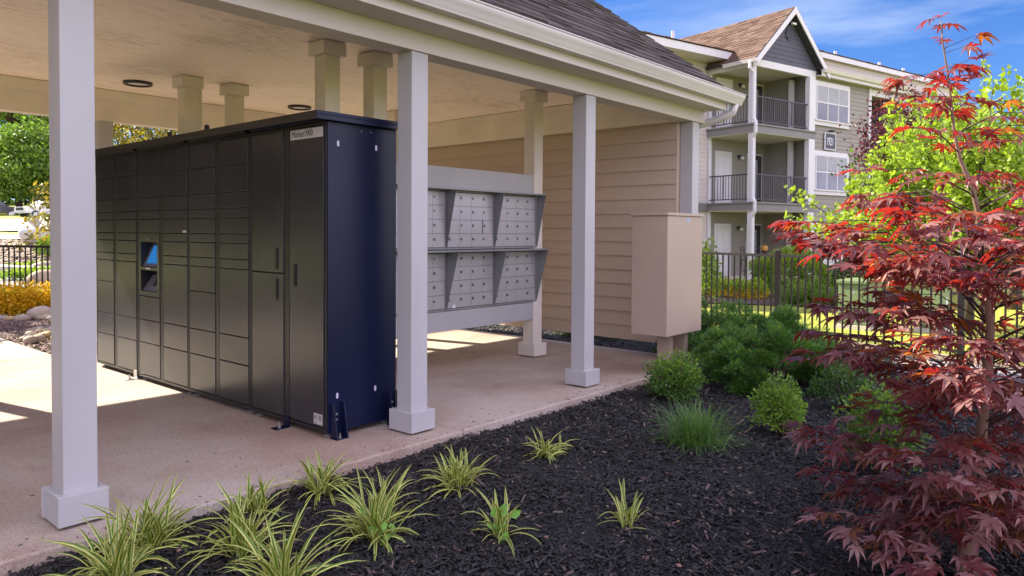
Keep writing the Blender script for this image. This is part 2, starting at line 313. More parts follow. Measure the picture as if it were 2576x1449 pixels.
def ceiling_mat():
    m = bpy.data.materials.new('grained_plywood_paint'); m.use_nodes = True; t = m.node_tree; b = t.nodes['Principled BSDF']; b.inputs['Roughness'].default_value = 0.6
    N = lambda k: t.nodes.new('ShaderNode'+k)
    co = N('TexCoord'); mp = N('Mapping'); mp.inputs['Scale'].default_value = (4.5, 95, 1); fine = N('TexNoise'); fine.inputs['Scale'].default_value = 1.6; fine.inputs['Detail'].default_value = 4; fine.inputs['Roughness'].default_value = 0.7
    big = N('TexNoise'); big.inputs['Scale'].default_value = 1.3; big.inputs['Detail'].default_value = 3
    t.links.new(co.outputs['Object'], mp.inputs[0]); t.links.new(mp.outputs[0], fine.inputs['Vector']); t.links.new(co.outputs['Object'], big.inputs['Vector'])
    add = N('Math'); add.operation = 'MULTIPLY_ADD'; add.inputs[1].default_value = 0.30; t.links.new(big.outputs[0], add.inputs[0]); t.links.new(fine.outputs[0], add.inputs[2])
    r = N('ValToRGB'); e = r.color_ramp.elements; e[0].position = 0.69; e[0].color = (0.88, 0.785, 0.67, 1); e[1].position = 0.84; e[1].color = (0.34, 0.25, 0.20, 1)
    t.links.new(add.outputs[0], r.inputs[0]); t.links.new(r.outputs[0], b.inputs['Base Color'])
    bp = N('Bump'); bp.inputs['Strength'].default_value = 0.3; bp.inputs['Distance'].default_value = 0.003; bp.invert = True; t.links.new(fine.outputs[0], bp.inputs['Height']); t.links.new(bp.outputs[0], b.inputs['Normal'])
    return m
M['ceiling'] = ceiling_mat()
M['mulchbase'] = mat('mulch_soil', (0.012, 0.011, 0.012), 0.9, 0.4, 25.0, 1.0, 60.0, bdist=0.03)
M['mulch'] = mat('black_mulch_chip', (0.018, 0.017, 0.0165), 0.6, 0.4, 30.0, 0.6, 120.0, island=0.75, stretch=(1, 1, 1), bdist=0.003, spec=0.4)
M['mulch_b'] = mat('brown_mulch_chip', (0.11, 0.075, 0.065), 0.8, 0.4, 30.0, 0.4, 120.0, island=0.5)
M['mulchpale'] = mat('weathered_mulch_chip', (0.16, 0.12, 0.10), 0.7, 0.4, 30.0, 0.4, 120.0, island=0.5)
def screen_mat():
    m = bpy.data.materials.new('lit_blue_screen'); m.use_nodes = True; b = m.node_tree.nodes['Principled BSDF']
    b.inputs['Base Color'].default_value = (0.01, 0.05, 0.12, 1); b.inputs['Roughness'].default_value = 0.15
    b.inputs['Emission Color'].default_value = (0.01, 0.09, 0.26, 1); b.inputs['Emission Strength'].default_value = 0.6
    return m
M['screen'] = screen_mat()

for key in ('paint', 'paint_in', 'paint_y', 'utility'):
    t = M[key].node_tree; b_ = t.nodes['Principled BSDF']; src = b_.inputs['Base Color'].links[0].from_socket
    co = t.nodes.new('ShaderNodeTexCoord'); n_ = t.nodes.new('ShaderNodeTexNoise'); n_.inputs['Scale'].default_value = 19; n_.inputs['Detail'].default_value = 9; n_.inputs['Roughness'].default_value = 0.75
    r_ = t.nodes.new('ShaderNodeValToRGB'); r_.color_ramp.elements[0].position = 0.66; r_.color_ramp.elements[1].position = 0.74; k_ = 0.35 if key == 'utility' else 0.75; r_.color_ramp.elements[1].color = (k_, k_, k_, 1)
    mx_ = t.nodes.new('ShaderNodeMix'); mx_.data_type = 'RGBA'; mx_.inputs['B'].default_value = (0.22, 0.19, 0.16, 1)
    t.links.new(co.outputs['Object'], n_.inputs['Vector']); t.links.new(n_.outputs[0], r_.inputs[0]); t.links.new(r_.outputs[0], mx_.inputs['Factor']); t.links.new(src, mx_.inputs['A']); t.links.new(mx_.outputs['Result'], b_.inputs['Base Color'])
# ================================================================ ground
def ground():
    rad = [0.0, 2, 4, 6, 8]+list(np.arange(9, 30, 1.0))+[32, 35, 38, 42, 47, 53, 60, 70, 85, 120, 200, 400, 900, 2500]
    na = 144; v = [(0, 0, H(0.01, 0))]; f = []
    for r in rad[1:]:
        for k in range(na):
            a = 2*math.pi*k/na; x, y = r*math.cos(a), r*math.sin(a); v.append((x, y, H(x, y)))
    me = bpy.data.meshes.new('ground')
    for k in range(na): f.append((0, 1+k, 1+(k+1) % na))
    for i in range(len(rad)-2):
        for k in range(na): f.append((1+i*na+k, 1+(i+1)*na+k, 1+(i+1)*na+(k+1) % na, 1+i*na+(k+1) % na))
    me.from_pydata(v, [], f); me.materials.append(M['grass']); me.polygons.foreach_set('use_smooth', [True]*len(f)); me.update()
    tag(link('ground', me), kind='structure')
ground()
def sheet(name, poly, z, m, kind='structure'):
    mb = MB(); mb.quad(*[(x, y, z if z is not None else H(x, y)+0.02) for x, y in poly]); return tag(mb.build(name, m), kind=kind)
def strip(name, near, far, m, off=0.03, nd=8, nl=12, kind='structure'):   # sheet draped over the terrain between two rows of (x, depth) picks
    mb = MB(); rows = []
    for i in range(nd+1):
        t = i/nd; row = []
        for j in range(nl+1):
            u = j/nl; P0 = near[0].lerp(near[1], u); P1 = far[0].lerp(far[1], u); P = P0.lerp(P1, t); row.append((P.x, P.y, H(P.x, P.y)+off))
        rows.append(row)
    for i in range(nd):
        for j in range(nl): mb.quad(rows[i][j], rows[i][j+1], rows[i+1][j+1], rows[i+1][j])
    o = mb.build(name, m, smooth=True); bpy.context.view_layer.update(); return tag(o, kind=kind)
sheet('mulch_bed', [(-14, -5), (7.9, -5), (8.7, 0), (9.95, 4.4), (11.3, 9.5), (7.0, 9.5), (7.0, 3.36), (-14, 3.36)], -0.062, M['mulchbase'])
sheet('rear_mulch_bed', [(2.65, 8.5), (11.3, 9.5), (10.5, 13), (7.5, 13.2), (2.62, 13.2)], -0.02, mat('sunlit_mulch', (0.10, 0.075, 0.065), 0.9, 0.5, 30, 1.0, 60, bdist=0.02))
def slab(x0, x1, y0, y1, zt=0.0, m=None):
    mb = MB(); nx = max(2, int((x1-x0)/0.35)); 
    mb.box(x0, x1, y0, y1, -0.14, zt); return tag(mb.build('slab', m or M['slab'], bevel=0.012, seg=3), kind='structure')
slab(-14, 3.42, 3.36, 8.5); slab(3.425, 7.02, 3.36, 6.86)
slab(3.425, 7.02, 6.865, 8.5)
wk = MB().box(-2.0, 2.65, 8.505, 13.6, -0.14, 0.0).build('path', M['slab'], bevel=0.01); tag(wk, kind='structure')

# ================================================================ pavilion
PAV = tag(empty('mail_pavilion', (1.2, 3.6, 0)), 'open white timber shelter with dark shingle roof and tan siding end wall', 'shelter')
XL, XR = -9.0, 7.19
def post(x, y, ztop=2.45, base=True, cap=False, wd=0.14, z0=0.012):
    p = MB().box(x, x+wd, y, y+wd, z0+0.02, ztop).build('post', M['paint' if base and not cap else 'paint_in'], PAV, bevel=0.004)
    c = x+wd/2; d = y+wd/2
    if base:
        k = MB(); zt_ = 0.145+random.uniform(-0.003, 0.003); j = random.uniform(-0.0015, 0.0015)
        k.box(c-0.102, c+0.102, d-0.110+j, d-0.089, z0+random.uniform(0, .004), zt_); k.box(c-0.102, c+0.102, d+0.089, d+0.110, z0, zt_)
        k.box(c-0.1005+j, c-0.078, d-0.0875, d+0.0875, z0+random.uniform(0, .003), zt_-0.0015); k.box(c+0.078, c+0.1005, d-0.0875, d+0.0875, z0, zt_-0.0015); k.box(c-0.0775, c+0.0775, d-0.0885, d+0.0885, z0+0.002, zt_-0.003)
        k.build('base_block', M['paint'] if not cap else M['paint_in'], p, bevel=0.0025)
    if cap: box('capital', M['paint_in'], p, c-0.105, c+0.105, d-0.105, d+0.105, ztop-0.105, ztop, bevel=0.004)
    return p
for x in (-6.5, -4.6, -2.7, -0.8, 1.13, 3.13, 5.05, 6.95): post(x, 3.545)
for x in (-6.5, -4.6, -2.7, -0.8, 1.1, 3.0, 4.95, 6.9): post(x, 8.27, 2.44)
post(5.915, 4.80, 2.765, True, True); post(3.827, 4.80, 2.765, True, True)
post(3.356, 4.80, 2.765, True, True); post(3.265, 6.93, 2.765, True, True); post(3.74, 6.93, 2.765, True, True); post(5.85, 6.93, 2.765, True, True)
MB().box(3.405, 3.45, 6.95, 7.07, 0.02, 2.66).build('strut', M['paint_in'], PAV, bevel=0.003)
# ceiling, beams, soffits
box('ceiling', M['ceiling'], PAV, XL, 6.99, 3.70, 8.27, 2.77, 2.79)
box('beam', M['paint_y'], PAV, XL, XR, 3.53, 3.70, 2.45, 2.76, bevel=0.004)
box('beam', M['paint_in'], PAV, XL, 6.82, 8.27, 8.41, 2.44, 2.78, bevel=0.004)
box('beam', M['paint_in'], PAV, 6.82, 6.99, 3.70, 8.41, 2.45, 2.765, bevel=0.004)
box('ledger', M['paint_in'], PAV, XL, 6.82, 3.702, 3.735, 2.47, 2.53, bevel=0.003)
box('ledger', M['paint_in'], PAV, XL, 6.82, 8.245, 8.268, 2.66, 2.765, bevel=0.003)
box('ledger', M['paint_in'], PAV, 6.80, 6.818, 3.74, 8.24, 2.70, 2.765, bevel=0.003)
box('soffit', M['paint_y'], PAV, XL, 7.18, 3.325, 3.529, 2.572, 2.59)
box('soffit', M['paint_in'], PAV, XL, 7.18, 8.412, 9.28, 2.60, 2.615)
box('fascia', M['paint_y'], PAV, XL, 7.20, 3.297, 3.324, 2.568, 2.752, bevel=0.003)
box('fascia', M['paint'], PAV, XL, 7.20, 9.282, 9.31, 2.585, 2.74, bevel=0.003)
box('trim', M['paint_y'], PAV, XL, 7.185, 3.505, 3.529, 2.595, 2.75)
def gutter(x0, x1, y, sgn, z, name='gutter', par=None, m=None):
    pr = [(0.0, 0.0), (0.075, 0.0), (0.08, 0.012), (0.086, 0.022), (0.098, 0.045), (0.112, 0.068), (0.118, 0.083), (0.118, 0.100), (0.127, 0.101), (0.127, 0.108), (0.110, 0.108), (0.110, 0.075), (0.090, 0.045), (0.074, 0.006), (0.004, 0.006), (0.004, 0.100), (0, 0.100)]
    mb = MB().extrude(pr, (x0, y, z), (0, sgn, 0), (0, 0, 1), (x1-x0, 0, 0), cap=True)
    capm = [(0, 0), (0.075, 0), (0.086, 0.022), (0.098, 0.045), (0.112, 0.068), (0.127, 0.105), (0, 0.105)]
    mb.extrude(capm, (x1, y, z), (0, sgn, 0), (0, 0, 1), (0.004, 0, 0))
    return mb.build(name, m or M['gutter'], par or PAV)
gutter(XL, 7.39, 3.296, -1, 2.632); gutter(XL, 7.39, 9.311, 1, 2.632)
# downspout at the corner
MB().tube([(7.30, 3.25, 2.64), (7.30, 3.27, 2.56), (7.27, 3.40, 2.50), (7.20, 3.62, 2.44), (7.13, 3.78, 2.36), (7.10, 3.82, 2.24), (7.10, 3.82, 0.15)], 0.040, 10).build('downspout', M['gutter'], PAV, smooth=True)
# lap siding
def lap(mb, a, b, z0, z1, ex, outv, t=0.012, base=0.0, top=None, clip=None):
    a, b, o = Vector(a), Vector(b), Vector(outv); z = z0
    while z < z1-0.01:
        zt = min(z+ex, z1); a1, b1, a2, b2 = a, b, a, b
        if clip:
            r1, r2 = clip(z), clip(zt)
            if r1 is None: break
            if r2 is None: r2 = ((r1[0]+r1[1])/2,)*2
            dd = (b-a); a1, b1 = a+dd*r1[0], a+dd*r1[1]; a2, b2 = a+dd*r2[0], a+dd*r2[1]
        P = lambda p, zz, off: (p.x+o.x*off, p.y+o.y*off, zz)
        mb.quad(P(a1, z, base+t), P(b1, z, base+t), P(b2, zt, base+0.002), P(a2, zt, base+0.002))
        mb.quad(P(a1, z, base), P(b1, z, base), P(b1, z, base+t), P(a1, z, base+t))
        z = zt
    return mb
mb = MB(); lap(mb, (6.885, 3.69, 0), (6.885, 8.26, 0), 0.14, 2.45, 0.152, (-1, 0, 0), 0.020); mb.box(6.887, 6.93, 3.69, 8.26, 0.135, 2.449)
mb.build('siding_wall', M['siding_tan'], PAV)
mb = MB(); lap(mb, (6.99, 3.69, 0), (6.99, 8.26, 0), 0.14, 2.45, 0.152, (1, 0, 0), 0.012); mb.box(6.932, 6.989, 3.69, 8.26, 0.135, 2.449); mb.build('siding_wall', M['siding_tan'], PAV)
# roof
YR, ZR, YE0, ZE0, YE1, ZE1 = 5.6, 4.485, 3.255, 2.745, 9.34, 2.72
def shingles(mb, o, ux, us, nx, length, width, course=0.143, tab=(0.16, 0.33), th=0.009):
    o, ux, us, nx = Vector(o), Vector(ux).normalized(), Vector(us).normalized(), Vector(nx).normalized(); n = int(length/course)
    for i in range(n):
        s0 = i*course; x = -random.random()*0.2
        while x < width:
            wd = random.uniform(*tab); x1 = min(width, x+wd); xa = max(0, x)
            if x1-xa > 0.01:
                h = th*random.choice((1.0, 1.0, 1.9)); st = random.uniform(-0.004, 0.004)
                A = o+ux*xa; B = o+ux*(x1-0.003); lo = us*(s0+st-0.01); hi = us*(s0+course+0.02)
                mb.quad(A+lo+nx*(h+0.004), B+lo+nx*(h+0.004), B+hi+nx*0.003, A+hi+nx*0.003)
                mb.quad(A+lo, B+lo, B+lo+nx*(h+0.004), A+lo+nx*(h+0.004)); mb.quad(B+lo, B+hi, B+hi+nx*0.003, B+lo+nx*(h+0.004)); mb.quad(A+hi, A+lo, A+lo+nx*(h+0.004), A+hi+nx*0.003)
            x += wd
    return mb
mb = MB(); XRf = 7.22
mb.hexa([(XL, YE0, ZE0-0.015), (XL, YE0, ZE0), (XL, YR, ZR-0.04), (XL, YR, ZR), (XRf, YE0, ZE0-0.015), (XRf, YE0, ZE0), (XRf, YR, ZR-0.04), (XRf, YR, ZR)])
mb.hexa([(XL, YR, ZR-0.04), (XL, YR, ZR), (XL, YE1, ZE1-0.03), (XL, YE1, ZE1), (XRf, YR, ZR-0.04), (XRf, YR, ZR), (XRf, YE1, ZE1-0.03), (XRf, YE1, ZE1)])
us = Vector((0, YR-YE0, ZR-ZE0)); nn = Vector((0, -us.z, us.y)).normalized(); shingles(mb, (0.3, YE0-0.01, ZE0), (1, 0, 0), us, nn, us.length, XRf-0.3)
mb.build('roof', M['shingle'], PAV)
mb = MB(); mb.quad((7.0, 3.5, 2.76), (7.0, 5.6, 4.42), (7.0, 8.41, 3.1), (7.0, 8.41, 2.76)); mb.quad((XL+.1, 3.5, 2.76), (XL+.1, 5.6, 4.42), (XL+.1, 8.41, 3.1), (XL+.1, 8.41, 2.76)); mb.build('gable_wall', M['siding_tan'], PAV)
for (x, y) in ((3.125, 7.62), (4.95, 7.59)):
    r = MB().lathe([(0.104, 0), (0.134, 0), (0.134, -0.022), (0.128, -0.028), (0.108, -0.028), (0.104, -0.02), (0.104, 0)], (x, y, 2.77), 36).build('ceiling_light', M['black'], PAV, smooth=False)
    MB().lathe([(0.0, -0.016), (0.06, -0.016), (0.105, -0.012)], (x, y, 2.77), 36).build('diffuser', M['white_trim'], r, smooth=True)

# ================================================================ parcel locker
LK = tag(empty('parcel_locker', (2.98, 3.85, 0)), 'long charcoal parcel locker bank with navy end panel and many plain doors', 'parcel locker')
mb = MB()
mb.box(2.83, 3.255, 3.852, 7.55, 0.035, 1.985)
for y0, y1, z0, z1 in ((3.852, 6.17, 0.035, 1.985), (6.60, 7.55, 0.035, 1.985), (6.17, 6.60, 0.035, 0.737), (6.17, 6.60, 1.277, 1.985)): mb.box(2.714, 2.8295, y0, y1, z0, z1)
mb.build('body', M['gap'], LK)
# frame members
mods = [3.852, 4.757, 5.675, 6.615, 7.55]
cols = [(7.131, 7.52), (6.645, 7.056), (6.188, 6.584), (5.698, 6.121), (5.256, 5.652), (4.781, 5.189), (4.332, 4.73), (3.880, 4.261)]
mb = MB()
for a, b in zip(mods[:-1], mods[1:]):
    g = 0.003
    mb.box(2.703, 2.7135, a+g, b-g, 0.037, 0.058); mb.box(2.703, 2.7135, a+g, b-g, 1.968, 1.984)
    mb.box(2.703, 2.7135, a+g, a+0.018, 0.059, 1.967); mb.box(2.703, 2.7135, b-0.018, b-g, 0.059, 1.967)
for (lo, hi) in ((7.056+0.006, 7.131-0.006), (6.121+0.012, 6.188-0.006), (5.189+0.01, 5.256-0.006), (4.261+0.01, 4.332-0.006)): mb.box(2.7045, 2.7138, lo, hi, 0.059, 1.967)
mb.build('front_frame', M['charcoal_f'], LK, bevel=0.0015)
RC = {0: [1.965, 1.775, 1.578, 1.463, 1.393, 1.276, 1.208, 1.092, 1.023, 0.825, 0.53, 0.334, 0.062],
      1: [1.965, 1.775, 1.578, 1.463, 1.393, 1.276, 1.208, 1.092, 1.023, 0.533, 0.335, 0.062],
      2: [1.965, 1.775, 1.578, 1.463, 1.393, 1.277], 22: [0.737, 0.535, 0.338, 0.062],
      3: [1.965, 1.775, 1.578, 1.463, 1.393, 1.277, 1.209, 1.094, 1.024, 0.540, 0.341, 0.062],
      4: [1.965, 1.775, 1.578, 1.463, 1.393, 1.277, 1.209, 1.095, 1.025, 0.832, 0.538, 0.341, 0.062],
      5: [1.965, 1.775, 1.578, 1.463, 1.393, 1.277, 1.209, 1.095, 1.025, 0.541, 0.343, 0.062]}
def door(y0, y1, z0, z1, tilt=0.0):
    t = random.uniform(-0.0012, 0.0012)
    mb = MB().hexa([(2.7005+t, y0, z0), (2.7005+t, y0, z1), (2.7005-t, y1, z0), (2.7005-t, y1, z1), (2.7125, y0, z0), (2.7125, y0, z1), (2.7125, y1, z0), (2.7125, y1, z1)])
    return mb.build('door', M['charcoal'], LK, bevel=0.002)
for c, rows in RC.items():
    y0, y1 = cols[c % 20]
    for zt, zb in zip(rows[:-1], rows[1:]): door(y0, y1, zb+0.0035, zt-0.0035)
def handle(par, y0, y1, z0, z1):
    box('handle', M['gap'], par, 2.6965, 2.6995, y0, y1, z0, z1); 
d = door(*cols[6], 1.0235, 1.9615); handle(d, 4.392, 4.420, 1.045, 1.186)
d = door(*cols[6], 0.0655, 1.0135); handle(d, 4.392, 4.420, 0.841, 0.981)
d = door(*cols[7], 0.0655, 1.9615); handle(d, 4.178, 4.206, 0.941, 1.085)
def text(name, body, size, loc, M3, m, par, ext=0.0006, sx=1.0):
    c = bpy.data.curves.new(name, 'FONT'); c.body = body; c.size = size; c.extrude = ext; c.materials.append(m)
    o = bpy.data.objects.new(name, c); scene.collection.objects.link(o)
    mw = Matrix.Translation(loc) @ M3.to_4x4() @ Matrix.Diagonal((sx, 1, 1, 1))
    bpy.context.view_layer.update()
    me = bpy.data.meshes.new_from_object(o.evaluated_get(bpy.context.evaluated_depsgraph_get())); bpy.data.objects.remove(o)
    me.transform(mw); return link(name, me, par)
MX = Matrix(((0, 0, -1), (-1, 0, 0), (0, 1, 0)))         # text reading along -y, facing -x
lb = box('name_plate', M['sticker'], d, 2.6985, 2.6998, 3.884, 4.243, 1.890, 1.952)
text('lettering', 'Market1900', 0.060, (2.6980, 4.226, 1.9035), MX, M['ink'], lb, sx=0.80)
st = box('certification_label', M['sticker'], d, 2.6985, 2.6998, 3.892, 3.984, 0.078, 0.146)
mb = MB().extrude([(0.017*math.cos(a)*k, 0.017*math.sin(a)*k) for k, rg in ((1, range(0, 25)), (0.82, range(24, -1, -1))) for a in [2*math.pi*i/24 for i in rg]], (2.698, 3.960, 0.120), (0, -1, 0), (0, 0, 1), (0.0004, 0, 0))
for k in range(8): mb.box(2.698, 2.6984, 3.902, 3.930, 0.105+k*0.0045, 0.107+k*0.0045)
mb.box(2.698, 2.6984, 3.952, 3.972, 0.088, 0.0895); mb.box(2.698, 2.6984, 3.950, 3.974, 0.083, 0.0855)
mb.build('seal', M['ink'], st); text('lettering', 'ETL', 0.014, (2.6979, 3.973, 0.1155), MX, M['ink'], st, sx=0.9)
box('small_plate', M['sticker'], LK, 2.6985, 2.6998, 5.705, 5.765, 1.283, 1.300)
# kiosk
kp = MB(); ky0, ky1 = 6.188, 6.584
kp.box(2.7005, 2.7125, ky0, 6.232, 0.7405, 1.2735); kp.box(2.7005, 2.7125, 6.552, ky1, 0.7405, 1.2735)
kp.box(2.7005, 2.7125, 6.2325, 6.5515, 1.199, 1.2735); kp.box(2.7005, 2.7125, 6.2325, 6.5515, 0.7405, 0.780); kp.box(2.7005, 2.7125, 6.2325, 6.5515, 0.964, 0.985)
ko = kp.build('kiosk', M['charcoal'], LK)
mb = MB(); mb.box(2.816, 2.8285, 6.19, 6.58, 0.745, 1.27); mb.box(2.713, 2.816, 6.553, 6.565, 0.78, 1.2); mb.box(2.713, 2.816, 6.22, 6.231, 0.78, 1.2); mb.box(2.713, 2.816, 6.231, 6.553, 1.200, 1.21); mb.box(2.713, 2.816, 6.231, 6.553, 0.955, 0.963)
mb.build('recess', M['black'], ko)
mb = MB(); mb.hexa([(2.712, 6.232, 0.986), (2.722, 6.232, 0.986), (2.712, 6.552, 0.986), (2.722, 6.552, 0.986), (2.800, 6.232, 1.17), (2.810, 6.232, 1.195), (2.800, 6.552, 1.17), (2.810, 6.552, 1.195)])
P = lambda y, t, o: (2.717+0.088*t-0.9*o, y, 0.990+0.195*t+0.4*o)
mb = MB(); mb.quad(P(6.232, 0, 0), P(6.552, 0, 0), P(6.552, 1, 0), P(6.232, 1, 0)); bz = mb.build('display_bezel', mat('grey_blue_bezel', (0.12, 0.14, 0.20), 0.4, 0.05, 3, 0), ko)
mb = MB(); mb.quad(P(6.255, 0.14, 0.003), P(6.50, 0.14, 0.003), P(6.50, 0.90, 0.003), P(6.255, 0.90, 0.003)); mb.build('display', M['screen'], bz)
P2 = lambda y, t, o: (2.717+0.088*t-0.8*o, y, 0.783+0.13*t+0.6*o)
mb = MB(); mb.quad(P2(6.232, 0, 0), P2(6.552, 0, 0), P2(6.552, 1, 0), P2(6.232, 1, 0)); kb = mb.build('keypad_shelf', mat('blue_grey_shelf', (0.13, 0.14, 0.19), 0.4, 0.05, 3, 0), ko)
mb = MB()
mb.quad(P2(6.245, 0.18, 0.003), P2(6.33, 0.18, 0.003), P2(6.33, 0.88, 0.003), P2(6.245, 0.88, 0.003)); mb.build('keypad', M['sticker'], kb)
mb = MB()
for i in range(3):
    for j in range(4):
        a = 6.251+i*0.026; t = 0.24+j*0.16; mb.quad(P2(a, t, 0.005), P2(a+0.018, t, 0.005), P2(a+0.018, t+0.10, 0.005), P2(a, t+0.10, 0.005))
mb.build('key', mat('grey_key', (0.28, 0.28, 0.28), 0.5, 0.1, 5, 0), kb)
mb = MB(); mb.quad(P2(6.36, 0.3, 0.004), P2(6.42, 0.3, 0.004), P2(6.42, 0.85, 0.004), P2(6.36, 0.85, 0.004)); mb.build('card_reader', M['black'], kb)
mb = MB().tube([(2.700, 6.394, 1.228), (2.690, 6.394, 1.228)], 0.011, 14); mb.build('key_lock', M['steel'], ko); MB().tube([(2.6895, 6.394, 1.228), (2.688, 6.394, 1.228)], 0.006, 10).build('keyhole', M['ink'], ko)
box('small_plate', M['sticker'], ko, 2.699, 2.7003, 6.36, 6.45, 0.968, 0.981)
# roof segments
for i, (a, b) in enumerate(zip([3.80, 4.745, 5.672, 6.60], [4.742, 5.669, 6.597, 7.56])):
    mb = MB().box(2.60, 3.30, a, b, 2.012, 2.034); mb.box(2.60, 2.606, a, b, 1.982, 2.0115)
    if i == 0: mb.box(2.6065, 3.30, a, a+0.006, 1.982, 2.0115)
    mb.box(2.69, 3.27, a+0.06, b, 1.988, 2.0115)
    o = mb.build('roof_segment', M['navy'] if i == 0 else M['charcoal_f'], LK, bevel=0.002)
    if i == 0: MB().box(2.5975, 2.5995, a+0.001, b, 1.984, 2.033).build('front_lip', M['charcoal_f'], o)
for y in (5.288, 5.9): MB().lathe([(0, 0.05), (0.014, 0.048), (0.018, 0.04), (0.018, 0)], (2.66, y, 2.0345), 12).build('lift_knob', M['black'], LK, smooth=True)
# end panel
ep = MB().box(2.708, 3.257, 3.845, 3.8515, 0.035, 1.984).build('end_panel', M['navy'], LK, bevel=0.002)
sl = mat('slot_light', (0.50, 0.50, 0.62), 0.5, 0.03, 3, 0)
for x, z in ((2.784, 1.85), (3.085, 1.848), (2.777, 0.262), (3.079, 0.262)):
    pr = [(0.0085*math.cos(a), (0.010 if math.sin(a) > 0 else -0.010)+0.0085*math.sin(a)) for a in [2*math.pi*(i+0.5)/16 for i in range(16)]]
    MB().extrude(pr, (x, 3.8445, z), (1, 0, 0), (0, 0, 1), (0, -0.0006, 0)).build('slot', sl, ep)
for x in (2.965, 3.04): MB().tube([(x, 3.845, 1.945), (x, 3.842, 1.945)], 0.004, 8).build('rivet', M['steel'], ep)
for x in (2.765, 3.215):
    mb = MB(); mb.box(x-0.035, x+0.035, 3.838, 3.8445, 0.0, 0.215); mb.box(x-0.042, x+0.042, 3.772, 3.845, 0.0, 0.006)
    for sx in (-0.042, 0.036): mb.extrude([(0, 0), (0.072, 0), (0.028, 0.225), (0, 0.225)], (x+sx, 3.8375, 0.0005), (0, -1, 0), (0, 0, 1), (0.006, 0, 0))
    br = mb.build('bracket', M['navy'], LK)
    for z in (0.115, 0.15): MB().tube([(x, 3.838, z), (x, 3.831, z)], 0.0085, 6).build('bolt', M['steel'], br)
    MB().tube([(x, 3.80, 0.006), (x, 3.80, 0.0135), (x, 3.80, 0.014), (x, 3.80, 0.035)], [0.012, 0.012, 0.006, 0.006], 8).build('bolt', M['steel'], br)
for i, y in enumerate((4.262, 6.63)):
    mb = MB().box(2.694, 2.7005, y, y+0.065, 0.0, 0.075); mb.box(2.60, 2.6935, y, y+0.065, 0.0, 0.006)
    br = mb.build('bracket', M['navy'] if i == 0 else M['steel'], LK); MB().tube([(2.645, y+0.032, 0.006), (2.645, y+0.032, 0.0155), (2.645, y+0.032, 0.016), (2.645, y+0.032, 0.045)], [0.013, 0.013, 0.0065, 0.0065], 8).build('bolt', M['steel'], br)
ft = mat('foot_rubber', (0.16, 0.15, 0.14), 0.6, 0.1, 5, 0)
for y in (3.90, 4.70, 4.82, 5.62, 5.735, 6.56, 6.68, 7.45):
    for x in (2.75, 3.2): MB().lathe([(0, 0), (0.034, 0), (0.036, 0.006), (0.030, 0.014), (0.008, 0.018), (0.008, 0.034)], (x, y, 0.001), 18).build('foot', ft, LK, smooth=True)

# ================================================================ mailboxes
FR = tag(empty('mailbox_rack', (5.0, 4.82, 0)), 'white board rack between two posts that carries the mailbox cabinets', 'rack')
box('board', M['paint'], FR, 3.97, 5.912, 4.803, 4.84, 1.702, 1.889, bevel=0.003); box('board', M['paint'], FR, 3.97, 5.912, 4.803, 4.84, 0.395, 0.575, bevel=0.003)
box('board', M['paint'], FR, 3.97, 5.912, 4.90, 4.935, 1.10, 1.20); box('board', M['paint'], FR, 3.97, 5.912, 4.90, 4.935, 0.42, 0.54)
labs = {(0, 1): 'upper left mailbox cabinet, half hidden by the second front post', (1, 1): 'middle upper mailbox cabinet with one small door ajar', (2, 1): 'upper mailbox cabinet at the right end beside the post',
        (0, 0): 'lower left mailbox cabinet, half hidden by the second front post', (1, 0): 'middle lower mailbox cabinet with a scraped white patch', (2, 0): 'lower mailbox cabinet at the right end with two doors unmarked'}
M['lockrim'] = mat('dark_lock_rim', (0.10, 0.095, 0.085), 0.4, 0.2, 40.0, 0.0, metal=0.6)
def lockmesh():
    return MB().tube([(0, 0, 0), (0, -0.006, 0)], 0.0095, 12)
